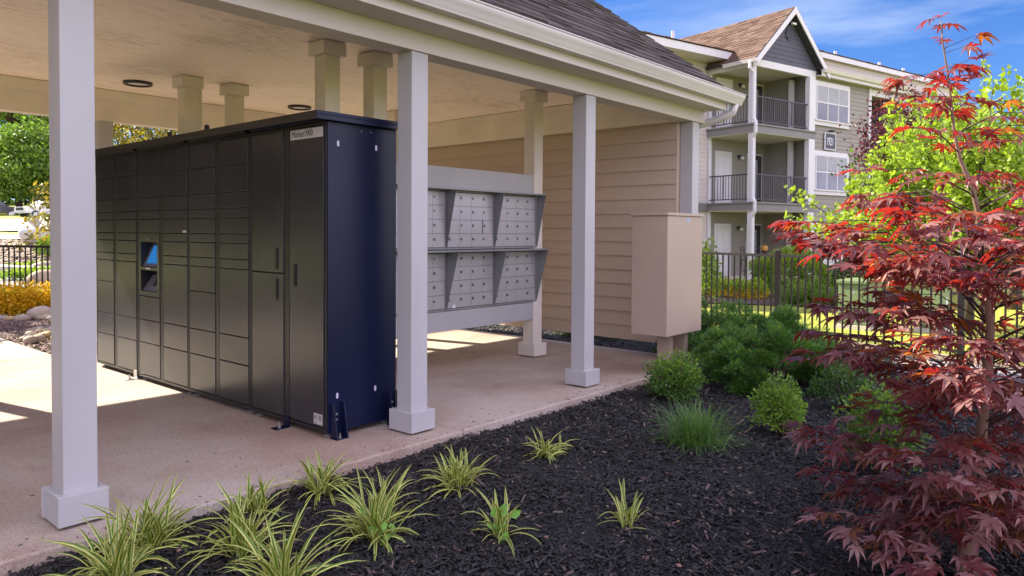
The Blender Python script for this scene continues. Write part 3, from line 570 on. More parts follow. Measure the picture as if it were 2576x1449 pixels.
def mailcab(cx, row):
    x0 = (4.008, 4.657, 5.307)[cx]; x1 = x0+0.642; zt = 1.692 if row else 1.134; zb = zt-0.552; out = 0.125 if row else 0.160
    T = tag(empty('mailbox_cabinet', (x0+0.32, 4.83, zb)), labs[(cx, row)], 'mailbox', 'mailbox cabinets on the white frame')
    box('body', M['gap'], T, x0, x1, 4.8095, 4.895, zb+0.002, zt-0.004)
    mb = MB(); mb.box(x0, x1, 4.794, 4.809, zb, zb+0.016); mb.box(x0, x1, 4.797, 4.809, zt-0.026, zt-0.004)
    mb.box(x1-0.014, x1, 4.797, 4.809, zb+0.016, zt-0.026); mb.box(x0, x0+0.012, 4.797, 4.809, zb+0.016, zt-0.026)
    rh = (zt-0.028-(zb+0.017))/4; cw = (0.642-0.028)/4
    for r in range(1, 4): mb.box(x0+0.012, x1-0.014, 4.7955, 4.809, zb+0.017+r*rh-0.003, zb+0.017+r*rh+0.003)
    mb.build('front_frame', M['mail_dk'], T)
    mb = MB(); mb.box(x0-0.004, x1+0.004, 4.803-out, 4.797, zt-0.004, zt); mb.box(x0-0.004, x1+0.004, 4.803-out-0.003, 4.803-out, zt-0.014, zt)
    mb.build('hood', M['mail_dk'], T)
    mb = MB().extrude([(0, zb+0.01), (0.008, zb+0.01), (out, zt-0.006), (0, zt-0.006)], (x1+0.001, 4.796, 0), (0, -1, 0), (0, 0, 1), (0.003, 0, 0)); mb.build('side_fin', M['mail_dk'], T)
    for r in range(4):
        for c in range(4):
            dx0 = x0+0.013+c*cw; dz0 = zb+0.017+r*rh; g = 0.0012
            if cx == 2 and row == 0 and r == 0 and c == 3: continue
            wd = cw*(2 if (cx == 2 and row == 0 and r == 0 and c == 2) else 1)
            ajar = 0.010 if (cx == 1 and row == 1 and r == 1 and c == 3) else 0.0
            y = 4.7985+random.uniform(-0.0006, 0.0006)
            D = MB().box(dx0+g+ajar, dx0+wd-g, y, 4.806, dz0+0.0035, dz0+rh-0.0035).build('door', M['mail'], T)
            if ajar: pass
            lx = dx0+(cw*0.16 if wd < cw*1.5 else cw*1.2)+ajar; lz = dz0+rh*0.60
            lk = MB().tube([(lx, y, lz), (lx, y-0.006, lz)], random.choice((0.0105, 0.0125, 0.013)), 12).build('lock', M['lockrim'], D); MB().tube([(lx, y-0.0061, lz), (lx, y-0.0085, lz)], 0.0065, 8).build('lock_plug', random.choice((M['brass'], M['steel'], M['steel'])), lk) if False else MB().tube([(lx, y-0.0061, lz), (lx, y-0.0085, lz)], 0.0065, 8).build('lock_plug', random.choice((M['brass'], M['steel'], M['steel'])), D)
    if cx == 1 and row == 0:
        MB().quad((x0+0.075, 4.7965, zb+0.018), (x0+0.115, 4.7965, zb+0.018), (x0+0.112, 4.7965, zb+0.045), (x0+0.104, 4.7965, zb+0.062), (x0+0.10, 4.7965, zb+0.042), (x0+0.088, 4.7965, zb+0.05)).build('scraped_patch', M['whiteink'], T)
    return T
for r in (1, 0):
    for c in range(3): mailcab(c, r)

# ================================================================ beige utility cabinet
UT = tag(empty('utility_cabinet', (6.15, 3.4, -0.06)), 'tall plain beige metal cabinet on two short legs in front of the corner post', 'cabinet')
box('body', M['utility'], UT, 5.82, 6.49, 3.20, 3.565, 0.375, 1.455, bevel=0.004)
box('lid', M['utility'], UT, 5.805, 6.502, 3.188, 3.577, 1.456, 1.482, bevel=0.004)
for x, y in ((6.06, 3.30), (6.35, 3.30)): box('leg', M['utility'], UT, x, x+0.065, y, y+0.13, -0.08, 0.3745, bevel=0.003)
box('small_sticker', mat('faded_sticker', (0.35, 0.42, 0.50), 0.5, 0.3, 200, 0), UT, 6.17, 6.24, 3.1985, 3.1995, 1.40, 1.435)
# ================================================================ apartment building (own frame: u right along the front, v back, z up)
TH = math.radians(-14.7)
AP = tag(empty('apartment_building', (26.76, 11.22, 0), TH), 'three storey grey sided apartment building with gabled balcony tower and white trim', 'building')
def ap(name, m, *b, bevel=0.0, par=None): return MB().box(*b).build(name, m, par or AP, bevel, local=True)
G0, G1, G2 = -0.44, 2.49, 5.42
ap('wall_core', M['siding_apt'], 3.86, 7.9, 0.06, 12, G0-.2, 8.0)
mb = MB(); lap(mb, (3.78, 0.04, 0), (7.93, 0.04, 0), G0, 7.66, 0.176, (0, -1, 0), 0.018); lap(mb, (10.95, 0.04, 0), (18, 0.04, 0), G0, 7.66, 0.176, (0, -1, 0), 0.018); mb.box(10.95, 18, 0.06, 12, G0-.2, 8.0)
mb.build('wall', M['siding_apt'], AP, local=True)
ap('corner_trim', M['white_trim'], 7.88, 8.06, -0.03, 0.12, G0, 7.64)
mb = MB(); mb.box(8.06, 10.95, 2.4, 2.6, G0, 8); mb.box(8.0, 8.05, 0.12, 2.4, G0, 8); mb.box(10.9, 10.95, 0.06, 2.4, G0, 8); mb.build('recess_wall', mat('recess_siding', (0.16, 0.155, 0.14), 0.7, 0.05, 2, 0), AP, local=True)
ap('recess_ceiling', M['soffit'], 8.06, 10.9, 0.0, 2.395, 7.60, 7.63); ap('recess_beam', M['white_trim'], 8.065, 10.94, -0.02, 0.10, 7.34, 7.595)
for z in (G1, G2): ap('recess_deck', M['deckgrey'], 8.06, 10.94, -0.02, 2.39, z-0.33, z)
# porch interior walls
mb = MB(); lap(mb, (0.0, 2.1, 0), (3.6, 2.1, 0), G0, 7.72, 0.176, (0, -1, 0), 0.016); lap(mb, (3.6, 2.1, 0), (3.6, 0.9, 0), G0, 7.72, 0.176, (-1, 0, 0), 0.016); lap(mb, (3.6, 0.9, 0), (3.9, 0.9, 0), G0, 7.9, 0.176, (0, -1, 0), 0.016)
mb.box(-0.0, 3.9, 2.12, 2.3, G0, 7.72); mb.build('porch_wall', M['siding_apt'], AP, local=True)
for (z0, z1) in ((G0, G1-0.33), (G1, G2-0.33), (G2, 7.58)):
    ap('column', M['white_trim'], 3.42, 3.80, -0.10, 0.10, z0, z1); ap('column', M['white_trim'], -0.02, 0.17, -0.02, 0.17, z0, z1)
    ap('column', M['white_trim'], -0.03, 0.12, 2.02, 2.24, z0, z1); ap('column', M['white_trim'], 3.44, 3.64, 0.74, 0.89, z0, z1)
ap('corner_trim', M['white_trim'], -0.05, 0.09, 2.0, 2.2, 7.85, 8.3)
for z in (G1, G2):
    o = ap('deck', M['deckgrey'], -0.10, 3.87, -0.10, 2.10, z-0.31, z-0.06); ap('deck_lip', M['deckgrey'], -0.16, 3.90, -0.16, 2.12, z-0.055, z, par=o)
    ap('deck_soffit', M['soffit'], -0.08, 3.85, -0.08, 2.09, z-0.335, z-0.312, par=o)
ap('recess_railing', M['iron_blue'], 8.1, 10.9, 0.0, 0.03, G2+1.0, G2+1.05)
ap('deck', M['concrete_l'], -0.1, 3.9, -0.1, 2.1, G0-0.2, G0)
ap('deck', M['deckgrey'], -6, -0.105, 2.0, 2.1, G1-0.31, G1)
def railing(z, front=True):
    mb = MB(); zb, zt = z+0.10, z+1.07
    for (a, b) in (((0.17, -0.0), (3.42, -0.0)), ((0.03, 0.17), (0.03, 2.02))):
        a = Vector((*a, 0)); b = Vector((*b, 0)); L_ = (b-a).length; n = int(L_/0.125)
        alongx = abs(b.x-a.x) > abs(b.y-a.y)
        for zz in ((zb, zb+0.035), (zt-0.045, zt)):
            if alongx: mb.box(a.x, b.x, a.y-0.02, a.y+0.02, *zz)
            else: mb.box(a.x-0.02, a.x+0.02, a.y, b.y, *zz)
        for i in range(1, n):
            p = a.lerp(b, i/n); r = 0.022 if i % 9 == 0 else 0.010; mb.box(p.x-r, p.x+r, p.y-r*0.8, p.y+r*0.8, zb+0.036, zt-0.046)
    mb.build('railing', M['iron_blue'], AP, local=True)
railing(G1); railing(G2)
ap('porch_beam', M['white_trim'], -0.04, 3.92, -0.04, 0.12, 7.585, 7.85); ap('porch_beam', M['white_trim'], -0.04, 0.12, 0.125, 2.1, 7.585, 7.85)
ap('porch_ceiling', M['soffit'], 0.125, 3.6, 0.125, 2.08, 7.70, 7.72)
mb = MB(); lap(mb, (-0.02, 2.0, 0), (-0.02, -0.05, 0), 7.852, 7.95, 0.09, (-1, 0, 0), 0.016); mb.build('side_wall', M['siding_pale'], AP, local=True)
# gable
ga, gb, gt, gz = -0.22, 4.38, 10.02, 7.78
mid = (ga+gb)/2; slope = (gt-gz)/(mid-ga)
def gclip(z): 
    h = (z-7.85)/(gt-0.32-7.85)
    return None if h >= 1 else (0.5*h, 1-0.5*h)
mb = MB(); lap(mb, (0.18, -0.03, 0), (3.98, -0.03, 0), 7.852, 9.65, 0.176, (0, -1, 0), 0.016, clip=gclip); mb.build('gable_wall', M['siding_dark'], AP, local=True)
mb = MB()
for s, e in ((ga, mid), (gb, mid)):
    sg = 1 if e > s else -1
    P = lambda u, z, v: (u, v, z)
    mb.hexa([P(s, gz-0.24, -0.36), P(s, gz+0.02, -0.36), P(s, gz-0.24, -0.32), P(s, gz+0.02, -0.32), P(e, gt-0.24, -0.36), P(e, gt+0.02, -0.36), P(e, gt-0.24, -0.32), P(e, gt+0.02, -0.32)])
mb.build('barge_board', M['white_trim'], AP, local=True)
mb = MB()
for s, e in ((ga, mid), (gb, mid)): mb.hexa([(s, -0.319, gz-0.06), (s, -0.319, gz), (s, 7.5, gz-0.06), (s, 7.5, gz), (e, -0.319, gt-0.06), (e, -0.319, gt), (e, 7.5, gt-0.06), (e, 7.5, gt)])
mb.build('gable_soffit', M['siding_dark'], AP, local=True)
mb = MB(); us = Vector((mid-ga, 0, gt-gz)); shingles(mb, (ga-0.03, 7.5, gz+0.03), (0, -1, 0), us, Vector((-us.z, 0, us.x)).normalized(), us.length+0.05, 7.84, 0.145, (0.25, 0.5), 0.012)
us = Vector((mid-gb, 0, gt-gz)); shingles(mb, (gb+0.03, -0.34, gz+0.03), (0, 1, 0), us, Vector((us.z, 0, -us.x)).normalized(), us.length+0.05, 7.84, 0.145, (0.25, 0.5), 0.012)
mb.build('gable_roof', M['shingle_b'], AP, local=True)
mb = MB(); oc = [(0.21*math.cos(math.pi/8+i*math.pi/4), 0.26*math.sin(math.pi/8+i*math.pi/4)) for i in range(8)]
mb.extrude(oc, (1.72+0.36, -0.05, 9.05), (1, 0, 0), (0, 0, 1), (0, -0.03, 0)); vt = mb.build('gable_vent', M['siding_dark'], AP, local=True)
mb = MB()
for k in range(6): mb.box(1.93, 2.23, -0.096, -0.0805, 8.88+k*0.062, 8.905+k*0.062)
mb.build('slats', M['black'], vt, local=True)
fl = ap('flood_light', M['black'], 2.0, 2.12, -0.2, -0.05, 9.42, 9.50); ap('lamp_head', M['white_trim'], 1.98, 2.2, -0.30, -0.205, 9.37, 9.44, par=fl)
# doors, lamps per storey
for z in (G0, G1, G2):
    d = ap('door', M['door_w'], 0.50, 1.35, 2.05, 2.08, z+0.02, z+2.05)
    ap('door_frame', M['white_trim'], 0.42, 1.43, 2.076, 2.092, z, z+2.13, par=d)
    for a, b, c, e in ((0.60, 0.88, 1.15, 1.85), (0.97, 1.25, 1.15, 1.85), (0.60, 0.88, 0.2, 1.0), (0.97, 1.25, 0.2, 1.0)): ap('panel', M['white_trim'], a, b, 2.042, 2.049, z+c, z+e, par=d)
    g = ap('patio_door', M['ink'], 2.50, 3.30, 2.04, 2.08, z+0.02, z+2.08)
    ap('door_frame', M['white_trim'], 2.42, 3.38, 2.076, 2.092, z, z+2.15, par=g); ap('pane', M['blind'], 2.66, 3.02, 2.03, 2.039, z+0.2, z+1.9, par=g)
    l = ap('wall_lamp', M['iron_blue'], 1.80, 1.93, 1.98, 2.08, z+1.92, z+2.04); ap('lamp_shade', mat('lamp_glass', (0.6, 0.6, 0.58), 0.4, 0.02, 3, 0), 1.84, 2.02, 1.93, 1.978, z+1.86, z+1.97, par=l)
# windows
def window(z0, z1):
    u0, u1 = 3.84, 6.33
    f = ap('window', M['white_trim'], u0, u1, -0.06, 0.02, z0, z1)
    t = 0.22; iw = (u1-u0-0.12-0.10)/3; zm = (z0+t+z1-t*0.7)/2
    for k in range(3):
        a = u0+0.12+k*iw+0.04
        for (za, zb) in ((z0+t, zm-0.03), (zm+0.03, z1-t*0.9)):
            ap('pane', M['glass'], a, a+iw-0.08, -0.068, -0.062, za, zb, par=f)
            if zb > zm: ap('blind', M['blind'], a+0.01, a+iw-0.09, -0.074, -0.069, za+(0.0 if z0 > 5 else 0.03), zb-0.01, par=f)
        ap('muntin', M['white_trim'], a-0.055, a-0.015, -0.085, -0.061, z0+t, z1-t*0.9, par=f)
    ap('muntin', M['white_trim'], u0+0.1, u1-0.1, -0.088, -0.0605, zm-0.025, zm+0.025, par=f); ap('sill', M['white_trim'], u0-0.02, u1+0.03, -0.12, -0.0605, z0+t-0.06, z0+t-0.01, par=f)
window(5.72, 7.50); window(2.90, 4.68); window(0.0, 1.78)
sg = ap('number_sign', mat('sign_navy', (0.01, 0.012, 0.03), 0.4, 0.05, 3, 0), 4.62, 5.32, -0.05, -0.012, 4.80, 5.42)
mb = MB()
for b in ((4.585, 4.62, 4.765, 5.455), (5.32, 5.355, 4.765, 5.455), (4.62, 5.32, 4.765, 4.80), (4.62, 5.32, 5.42, 5.455)): mb.box(b[0], b[1], -0.06, -0.012, b[2], b[3])
mb.build('sign_frame', M['white_trim'], sg, local=True)
text('digits', '1921', 0.46, (4.685, -0.056, 4.95), Matrix(((1, 0, 0), (0, 0, -1), (0, 1, 0))), M['whiteink'], sg, ext=0.003, sx=0.56)
lm = ap('sign_lamp', M['black'], 4.88, 5.06, -0.22, -0.02, 5.50, 5.56)
# eaves of the right wing
def gutter2(u0, u1, v, z, par=AP):
    pr = [(0, 0), (0.09, 0), (0.13, 0.10), (0.14, 0.13), (0, 0.13)]
    return MB().extrude(pr, (u0, v, z), (0, -1, 0), (0, 0, 1), (u1-u0, 0, 0)).build('gutter', M['gutter'], par, local=True)
gutter2(3.95, 11.0, -0.30, 7.78); ap('eave_fascia', M['white_trim'], 3.95, 11.0, -0.297, -0.26, 7.64, 7.90)
ap('eave_soffit', M['soffit'], 3.95, 10.97, -0.258, 0.03, 7.66, 7.69)
mb = MB(); us = Vector((0, 1.35, 0.52)); shingles(mb, (4.0, -0.32, 7.915), (1, 0, 0), us, Vector((0, -us.z, us.y)).normalized(), us.length, 6.95, 0.145, (0.25, 0.5), 0.012)
mb.hexa([(3.95, -0.3, 7.88), (3.95, -0.3, 7.912), (3.95, 1.05, 8.39), (3.95, 1.05, 8.43), (11, -0.3, 7.88), (11, -0.3, 7.912), (11, 1.05, 8.39), (11, 1.05, 8.43)]); mb.build('lower_roof', M['shingle_b'], AP, local=True)
mb = MB(); lap(mb, (3.6, 1.06, 0), (18, 1.06, 0), 8.0, 8.86, 0.22, (0, -1, 0), 0.016); mb.build('upper_wall', M['siding_pale'], AP, local=True)
ap('upper_fascia', M['white_trim'], 3.6, 18, 0.86, 0.90, 8.84, 9.08); ap('upper_soffit', M['soffit'], 3.6, 18, 0.905, 1.05, 8.85, 8.87)
mb = MB(); us = Vector((0, 4.4, 1.16)); shingles(mb, (3.2, 0.85, 9.085), (1, 0, 0), us, Vector((0, -us.z, us.y)).normalized(), us.length, 14.8, 0.29, (0.25, 0.5), 0.02)
mb.hexa([(3.2, 0.86, 9.05), (3.2, 0.86, 9.083), (3.2, 5.2, 10.19), (3.2, 5.2, 10.22), (18, 0.86, 9.05), (18, 0.86, 9.083), (18, 5.2, 10.19), (18, 5.2, 10.22)]); mb.build('upper_roof', M['shingle_b'], AP, local=True)
# left wing
mb = MB(); lap(mb, (-16, 2.1, 0), (-0.06, 2.1, 0), G0, 8.15, 0.176, (0, -1, 0), 0.016); mb.box(-16, -0.06, 2.12, 10, G0, 8.2); mb.build('wing_wall', M['siding_pale'], AP, local=True)
ap('wing_fascia', M['white_trim'], -16, 0.45, 1.15, 1.19, 8.02, 8.32); ap('wing_soffit', M['soffit'], -16, 0.4, 1.195, 2.09, 8.03, 8.05)
mb = MB(); us = Vector((0, 4.4, 1.15)); shingles(mb, (-9, 1.12, 8.335), (1, 0, 0), us, Vector((0, -us.z, us.y)).normalized(), us.length, 10.5, 0.29, (0.25, 0.5), 0.02)
mb.hexa([(-16, 1.15, 8.30), (-16, 1.15, 8.332), (-16, 5.5, 9.42), (-16, 5.5, 9.45), (1.5, 1.15, 8.30), (1.5, 1.15, 8.332), (1.5, 5.5, 9.42), (1.5, 5.5, 9.45)]); mb.build('wing_roof', M['shingle_b'], AP, local=True)
gutter2(-0.1, 0.02, 0, 0)if False else None
MB().extrude([(0, 0), (0.09, 0), (0.13, 0.10), (0.14, 0.13), (0, 0.13)], (ga, -0.35, gz-0.14), (-1, 0, 0), (0, 0, 1), (0, 1.5, 0)).build('gutter', M['gutter'], AP, local=True)
x = -0.14; MB().tube([(-0.33, -0.1, 7.66), (-0.33, -0.1, 7.45), (x, -0.14, 7.25), (x, -0.14, 5.62), (x-.02, -0.27, 5.42), (x-.02, -0.27, 5.05), (x, -0.14, 4.85), (x, -0.14, 2.65), (x-.02, -0.27, 2.5), (x-.02, -0.27, 2.1), (x, -0.14, 1.9), (x, -0.14, G0)], 0.065, 6).build('downspout', M['white_trim'], AP, local=True)
for u, v, z in ((-4.6, 2.6, 8.75), (-0.9, 3.2, 8.9), (8.1, 3.3, 9.76), (10.6, 3.3, 9.76), (14.6, 3.3, 9.76), (17, 3.3, 9.76)):
    p = MB().tube([(u, v, z-0.2), (u, v, z+0.52)], 0.07, 10).build('roof_pipe', M['white_trim'], AP, local=True); MB().tube([(u, v, z-0.05), (u, v, z+0.06)], [0.17, 0.09], 10).build('flashing', M['steel'], p, local=True)
for u, v, z in ((-4.0, 3.6, 8.95), (-3.2, 3.6, 8.95), (-1.1, 4.4, 9.15), (4.3, 4.2, 9.97), (7.5, 4.2, 9.97), (9.3, 4.2, 9.97), (9.9, 4.2, 9.97), (12.0, 4.2, 9.97), (13.8, 4.2, 9.97)):
    MB().hexa([(u, v, z), (u+0.05, v+.05, z+0.24), (u, v+0.5, z), (u+.05, v+0.45, z+0.24), (u+0.5, v, z), (u+0.45, v+.05, z+0.24), (u+0.5, v+0.5, z), (u+0.45, v+0.45, z+0.24)]).build('roof_vent', mat('vent_brown', (0.12, 0.09, 0.08), 0.7, 0.2, 4, 0) if 'vent_brown' not in bpy.data.materials else bpy.data.materials['vent_brown'], AP, local=True)

def apw(u, v, z=0): c, s = math.cos(TH), math.sin(TH); return Vector((26.76+u*c-v*s, 11.22+u*s+v*c, z))
# bar chairs and pot on the ground-floor patio
def bar_chair(loc, rz):
    T = empty('bar_chair', loc, rz); m = M['black']
    MB().box(-.2, .2, -.2, .2, .70, .73).build('seat', m, T, local=True)
    for sx in (-1, 1):
        for sy in (-1, 1): MB().tube([(sx*.22, sy*.22, 0), (sx*.17, sy*.17, .70)], .016, 6).build('leg', m, T, local=True)
    mb = MB().tube([(-.19, .19, .73), (-.20, .24, 1.22)], .016, 6).tube([(.19, .19, .73), (.20, .24, 1.22)], .016, 6).tube([(-.2, .24, 1.21), (.2, .24, 1.21)], .016, 6).tube([(-.19, .2, .86), (.19, .2, .86)], .012, 6)
    mb.tube([(-.19, .2, .87), (.19, .235, 1.19)], .010, 6).tube([(.19, .2, .87), (-.19, .235, 1.19)], .010, 6); mb.build('backrest', m, T, local=True)
    MB().tube([(-.2, -.2, .28), (.2, -.2, .28), (.2, .2, .28), (-.2, .2, .28), (-.2, -.2, .28)], .010, 6).build('footrest', m, T, local=True)
    return T
tag(bar_chair(apw(0.75, 0.7, G0), TH+0.3), 'black cross-back bar chair on the patio, the one farther left', 'bar chair', 'bar chairs on the patio')
tag(bar_chair(apw(1.55, 0.75, G0), TH-0.2), 'black cross-back bar chair on the patio, nearer the orange pot', 'bar chair', 'bar chairs on the patio')
c = apw(2.02, 0.9, G0); pt = tag(empty('plant_stand', c), 'small orange pot with a leafy tuft on a dark stand by the patio door', 'pot')
MB().lathe([(0, 0), (0.14, 0), (0.03, 0.05), (0.03, 0.98), (0.16, 1.0), (0.16, 1.02), (0, 1.02)], c, 12).build('stand', M['black'], pt, smooth=True)
MB().lathe([(0, 1.025), (0.09, 1.025), (0.15, 1.12), (0.12, 1.24), (0.09, 1.27), (0, 1.26)], c, 16).build('pot', mat('orange_glaze', (0.5, 0.25, 0.06), 0.4, 0.1, 8, 0), pt, smooth=True)

# ================================================================ iron fences
def fence(name, P0, P1, label, spacing, hgt, postk, base=None):
    T = tag(empty(name, (P0.x, P0.y, H(P0.x, P0.y))), label, 'fence', 'iron fences round the grounds')
    d = (P1-P0); Ls = d.length; d.normalize(); n = Vector((-d.y, d.x, 0)); nb = max(1, round(Ls/spacing))
    for k in range(nb):
        a = P0+d*(Ls*k/nb); b = P0+d*(Ls*(k+1)/nb); g = lambda p: (base if base is not None else H(p.x, p.y))
        mb = MB()
        def bar(p, q, z0, z1, h): 
            mb.hexa([(p.x-n.x*h, p.y-n.y*h, z0[0]), (p.x-n.x*h, p.y-n.y*h, z0[1]), (p.x+n.x*h, p.y+n.y*h, z0[0]), (p.x+n.x*h, p.y+n.y*h, z0[1]), (q.x-n.x*h, q.y-n.y*h, z1[0]), (q.x-n.x*h, q.y-n.y*h, z1[1]), (q.x+n.x*h, q.y+n.y*h, z1[0]), (q.x+n.x*h, q.y+n.y*h, z1[1])])
        a1, b1 = a+d*0.03, b-d*0.03
        bar(a1, b1, (g(a)+hgt-0.035, g(a)+hgt), (g(b)+hgt-0.035, g(b)+hgt), 0.016); bar(a1, b1, (g(a)+0.09, g(a)+0.12), (g(b)+0.09, g(b)+0.12), 0.014)
        m_ = int(round((b-a).length/0.109))
        for i in range(1, m_):
            p = a.lerp(b, i/m_); z = g(p); mb.box(p.x-0.0095, p.x+0.0095, p.y-0.0095, p.y+0.0095, z+0.02, z+hgt-0.03)
        mb.build('panel', M['iron'], T)
        if postk: 
            p = a; z = g(p); o = MB().box(p.x-0.033, p.x+0.033, p.y-0.033, p.y+0.033, z-0.05, z+hgt+0.05).build('post', M['iron'], T, bevel=0.002)
            MB().hexa([(p.x-.034, p.y-.034, z+hgt+.0505), (p.x-.02, p.y-.02, z+hgt+.072), (p.x-.034, p.y+.034, z+hgt+.0505), (p.x-.02, p.y+.02, z+hgt+.072), (p.x+.034, p.y-.034, z+hgt+.0505), (p.x+.02, p.y-.02, z+hgt+.072), (p.x+.034, p.y+.034, z+hgt+.0505), (p.x+.02, p.y+.02, z+hgt+.072)]).build('cap', M['iron'], o)
    return T
A = Vector((9.853, 3.747, 0)); B = Vector((9.124, 1.482, 0)); dd = B-A
fence('iron_fence', A-dd*3, A+dd*3, 'black picket fence behind the red maple and the round yew bush', 2.38, 1.085, True, base=-0.065)
L0 = gx(-190, 614, 1.05); L1 = gx(560, 623, 1.05); L0.z = L1.z = 0
fence('iron_fence', L0, L1, 'dark picket fence behind the yellow shrubs at far left', 2.4, 1.12, True, base=-0.07)
# landscape edging and gravel by the right fence
# ================================================================ plants
def foliage(name, m, parent, pos, dirs, size, tmpl='leaf', local=False, spin=None):
    n = len(pos); tv, tf = (LEAF_V, LEAF_F) if tmpl == 'leaf' else (LEAF4_V, LEAF4_F)
    tv = np.array(tv, float)
    # leaf points along its x axis; frames() third column is the leaf normal
    spin = rng.uniform(0, 2*np.pi, n) if spin is None else spin
    V, Fc = scatter(tv, tf, pos, frames(dirs, spin), size)
    return np_mesh(name, V, Fc, m, parent, local=local)
def clump_points(centers, r, per):
    c = np.repeat(centers, per, axis=0); rr = np.repeat(np.asarray(r, float).reshape(-1, 1) if np.ndim(r) else np.full((len(centers), 1), r), per, axis=0)
    return c+rng.normal(size=c.shape)*rr*np.array([1, 1, 0.75])
def ell_points(c, rad, n, shell=0.75, zmin=-1.0):
    u = unit(n*4+40); u = u[u[:, 2] > zmin][:n]; k = rng.uniform(shell, 1, len(u))**0.8
    k *= 1+0.14*np.sin(u[:, 0]*5+u[:, 1]*3.7)+0.10*np.sin(u[:, 2]*7+u[:, 0]*4)
    return np.array(c)+u*k[:, None]*np.array(rad)
def tree(name, base, trunk_h, tr, crown_c, rad, ncl, per, lsize, m, label, cat_='tree', group=None, clr=0.35, bark=None, limbs=9, shell=0.35, zmin=-0.75, tmpl='leaf'):
    T = tag(empty(name, base), label, cat_, group); base = Vector(base); cc = Vector(crown_c)
    cen = ell_points(crown_c, rad, ncl, shell, zmin)
    mb = MB(); top = Vector((cc.x*0.7+base.x*0.3, cc.y*0.7+base.y*0.3, base.z+trunk_h))
    mb.tube([base-Vector((0, 0, 0.1)), base.lerp(top, 0.5)+Vector((tr*0.5, 0, 0)), top], [tr*1.25, tr, tr*0.8], 9)
    tk = mb.build('trunk', bark or M['bark_dk'], T, smooth=True)
    mb = MB()
    for k in rng.choice(len(cen), min(limbs, len(cen)), replace=False):
        e = Vector(cen[k]); md = top.lerp(e, 0.5)+Vector((rng.normal()*.1, rng.normal()*.1, 0.12*(e-top).length)); mb.tube([top-Vector((0, 0, trunk_h*0.2*rng.random())), md, e], [tr*0.55, tr*0.3, tr*0.08], 6)
    mb.build('limbs', bark or M['bark_dk'], tk, smooth=True)
    pts = clump_points(cen, clr, per)
    foliage('crown', m, T, pts, unit(len(pts))+np.array([0, 0, 0.35]), rng.uniform(0.7, 1.25, len(pts))*lsize, tmpl)
    return T
# --- lime green tree beyond the fence, built of leafy shoots
def shoot_tree():
    dep = 12.0; hub = px(2440, 640, dep); T = tag(empty('lime_tree', (hub.x, hub.y, -0.15)), 'bright lime green young tree with leafy shoots beyond the iron fence', 'tree')
    tk = MB().tube([(hub.x, hub.y, -0.2), (hub.x+.05, hub.y, hub.z*0.5), (hub.x, hub.y+.05, hub.z+0.6)], [0.085, 0.07, 0.05], 9).build('trunk', M['bark_dk'], T, smooth=True)
    tips = [(1985, 475), (2130, 455), (2140, 490), (2180, 380), (2225, 290), (2290, 240), (2345, 225), (2480, 150), (2535, 165), (2575, 190), (2120, 520), (1975, 545), (2035, 560), (2070, 600), (2150, 600), (2200, 560),
            (2250, 330), (2200, 420), (2085, 540), (2150, 545), (2240, 250), (2400, 230), (2620, 240), (2680, 300), (2320, 260), (2430, 240), (2500, 200), (2560, 230), (2470, 230), (2640, 200), (2385, 290)]
    tips = [(x, y, rng.normal()*0.5) for x, y in tips]
    for k in range(210):
        a = rng.uniform(math.pi*0.02, math.pi*1.08); r = rng.uniform(0.35, 0.95)
        tips.append((2420-(300+150*max(0, 1-2.2*math.sin(a)))*r*math.cos(a), 560-375*r*math.sin(a)+20, rng.normal()*0.75))
    P = []; D = []; S_ = []; mb = MB()
    for (x, y, dz) in tips:
        e = px(x, y, dep+dz); s = hub.lerp(e, 0.45)+Vector((0, 0, -0.25)); mdl = s.lerp(e, 0.55)+Vector((0, 0, -0.10))
        if rng.random() < 0.5 or len(P) < 3: mb.tube([hub+Vector((0, 0, rng.uniform(-.5, .5))), s, mdl, e], [0.022, 0.015, 0.009, 0.003], 5)
        n = 120
        for i in range(n):
            t = i/n; q = s*(1-t)**2+mdl*2*t*(1-t)+e*t*t; sp = 0.135*(1-t*0.72)
            P.append((q.x+rng.normal()*sp, q.y+rng.normal()*sp, q.z+rng.normal()*sp*0.9)); D.append((rng.normal()*.6, rng.normal()*.6, rng.normal()*0.6+0.2)); S_.append(rng.uniform(0.065, 0.115))
    mb.build('limbs', M['bark_dk'], tk, smooth=True)
    foliage('crown', M['lime'], T, np.array(P), np.array(D), np.array(S_))
shoot_tree()
def at_depth(x, y, d): p = px(x, y, d); return (p.x, p.y, p.z)
c = at_depth(2262, 365, 19); tree('plum_tree', (c[0]+0.2, c[1], -0.4), 2.0, 0.09, c, (0.95, 0.95, 1.35), 75, 60, 0.085, M['plum'], 'dark plum coloured tree between the building and the lime tree', clr=0.20)
c = at_depth(2330, 500, 22); tree('green_tree', (c[0], c[1], -0.4), 1.2, 0.12, c, (2.3, 2.0, 1.6), 90, 50, 0.13, M['green'], 'mid green tree low behind the lime tree', clr=0.35)
c = at_depth(2560, 470, 17); tree('green_tree', (c[0], c[1], -0.4), 1.5, 0.12, c, (1.7, 1.5, 2.2), 90, 50, 0.11, M['lime'], 'second yellow green tree at the right edge behind the maple', clr=0.3)
c = at_depth(2420, 690, 15.5)
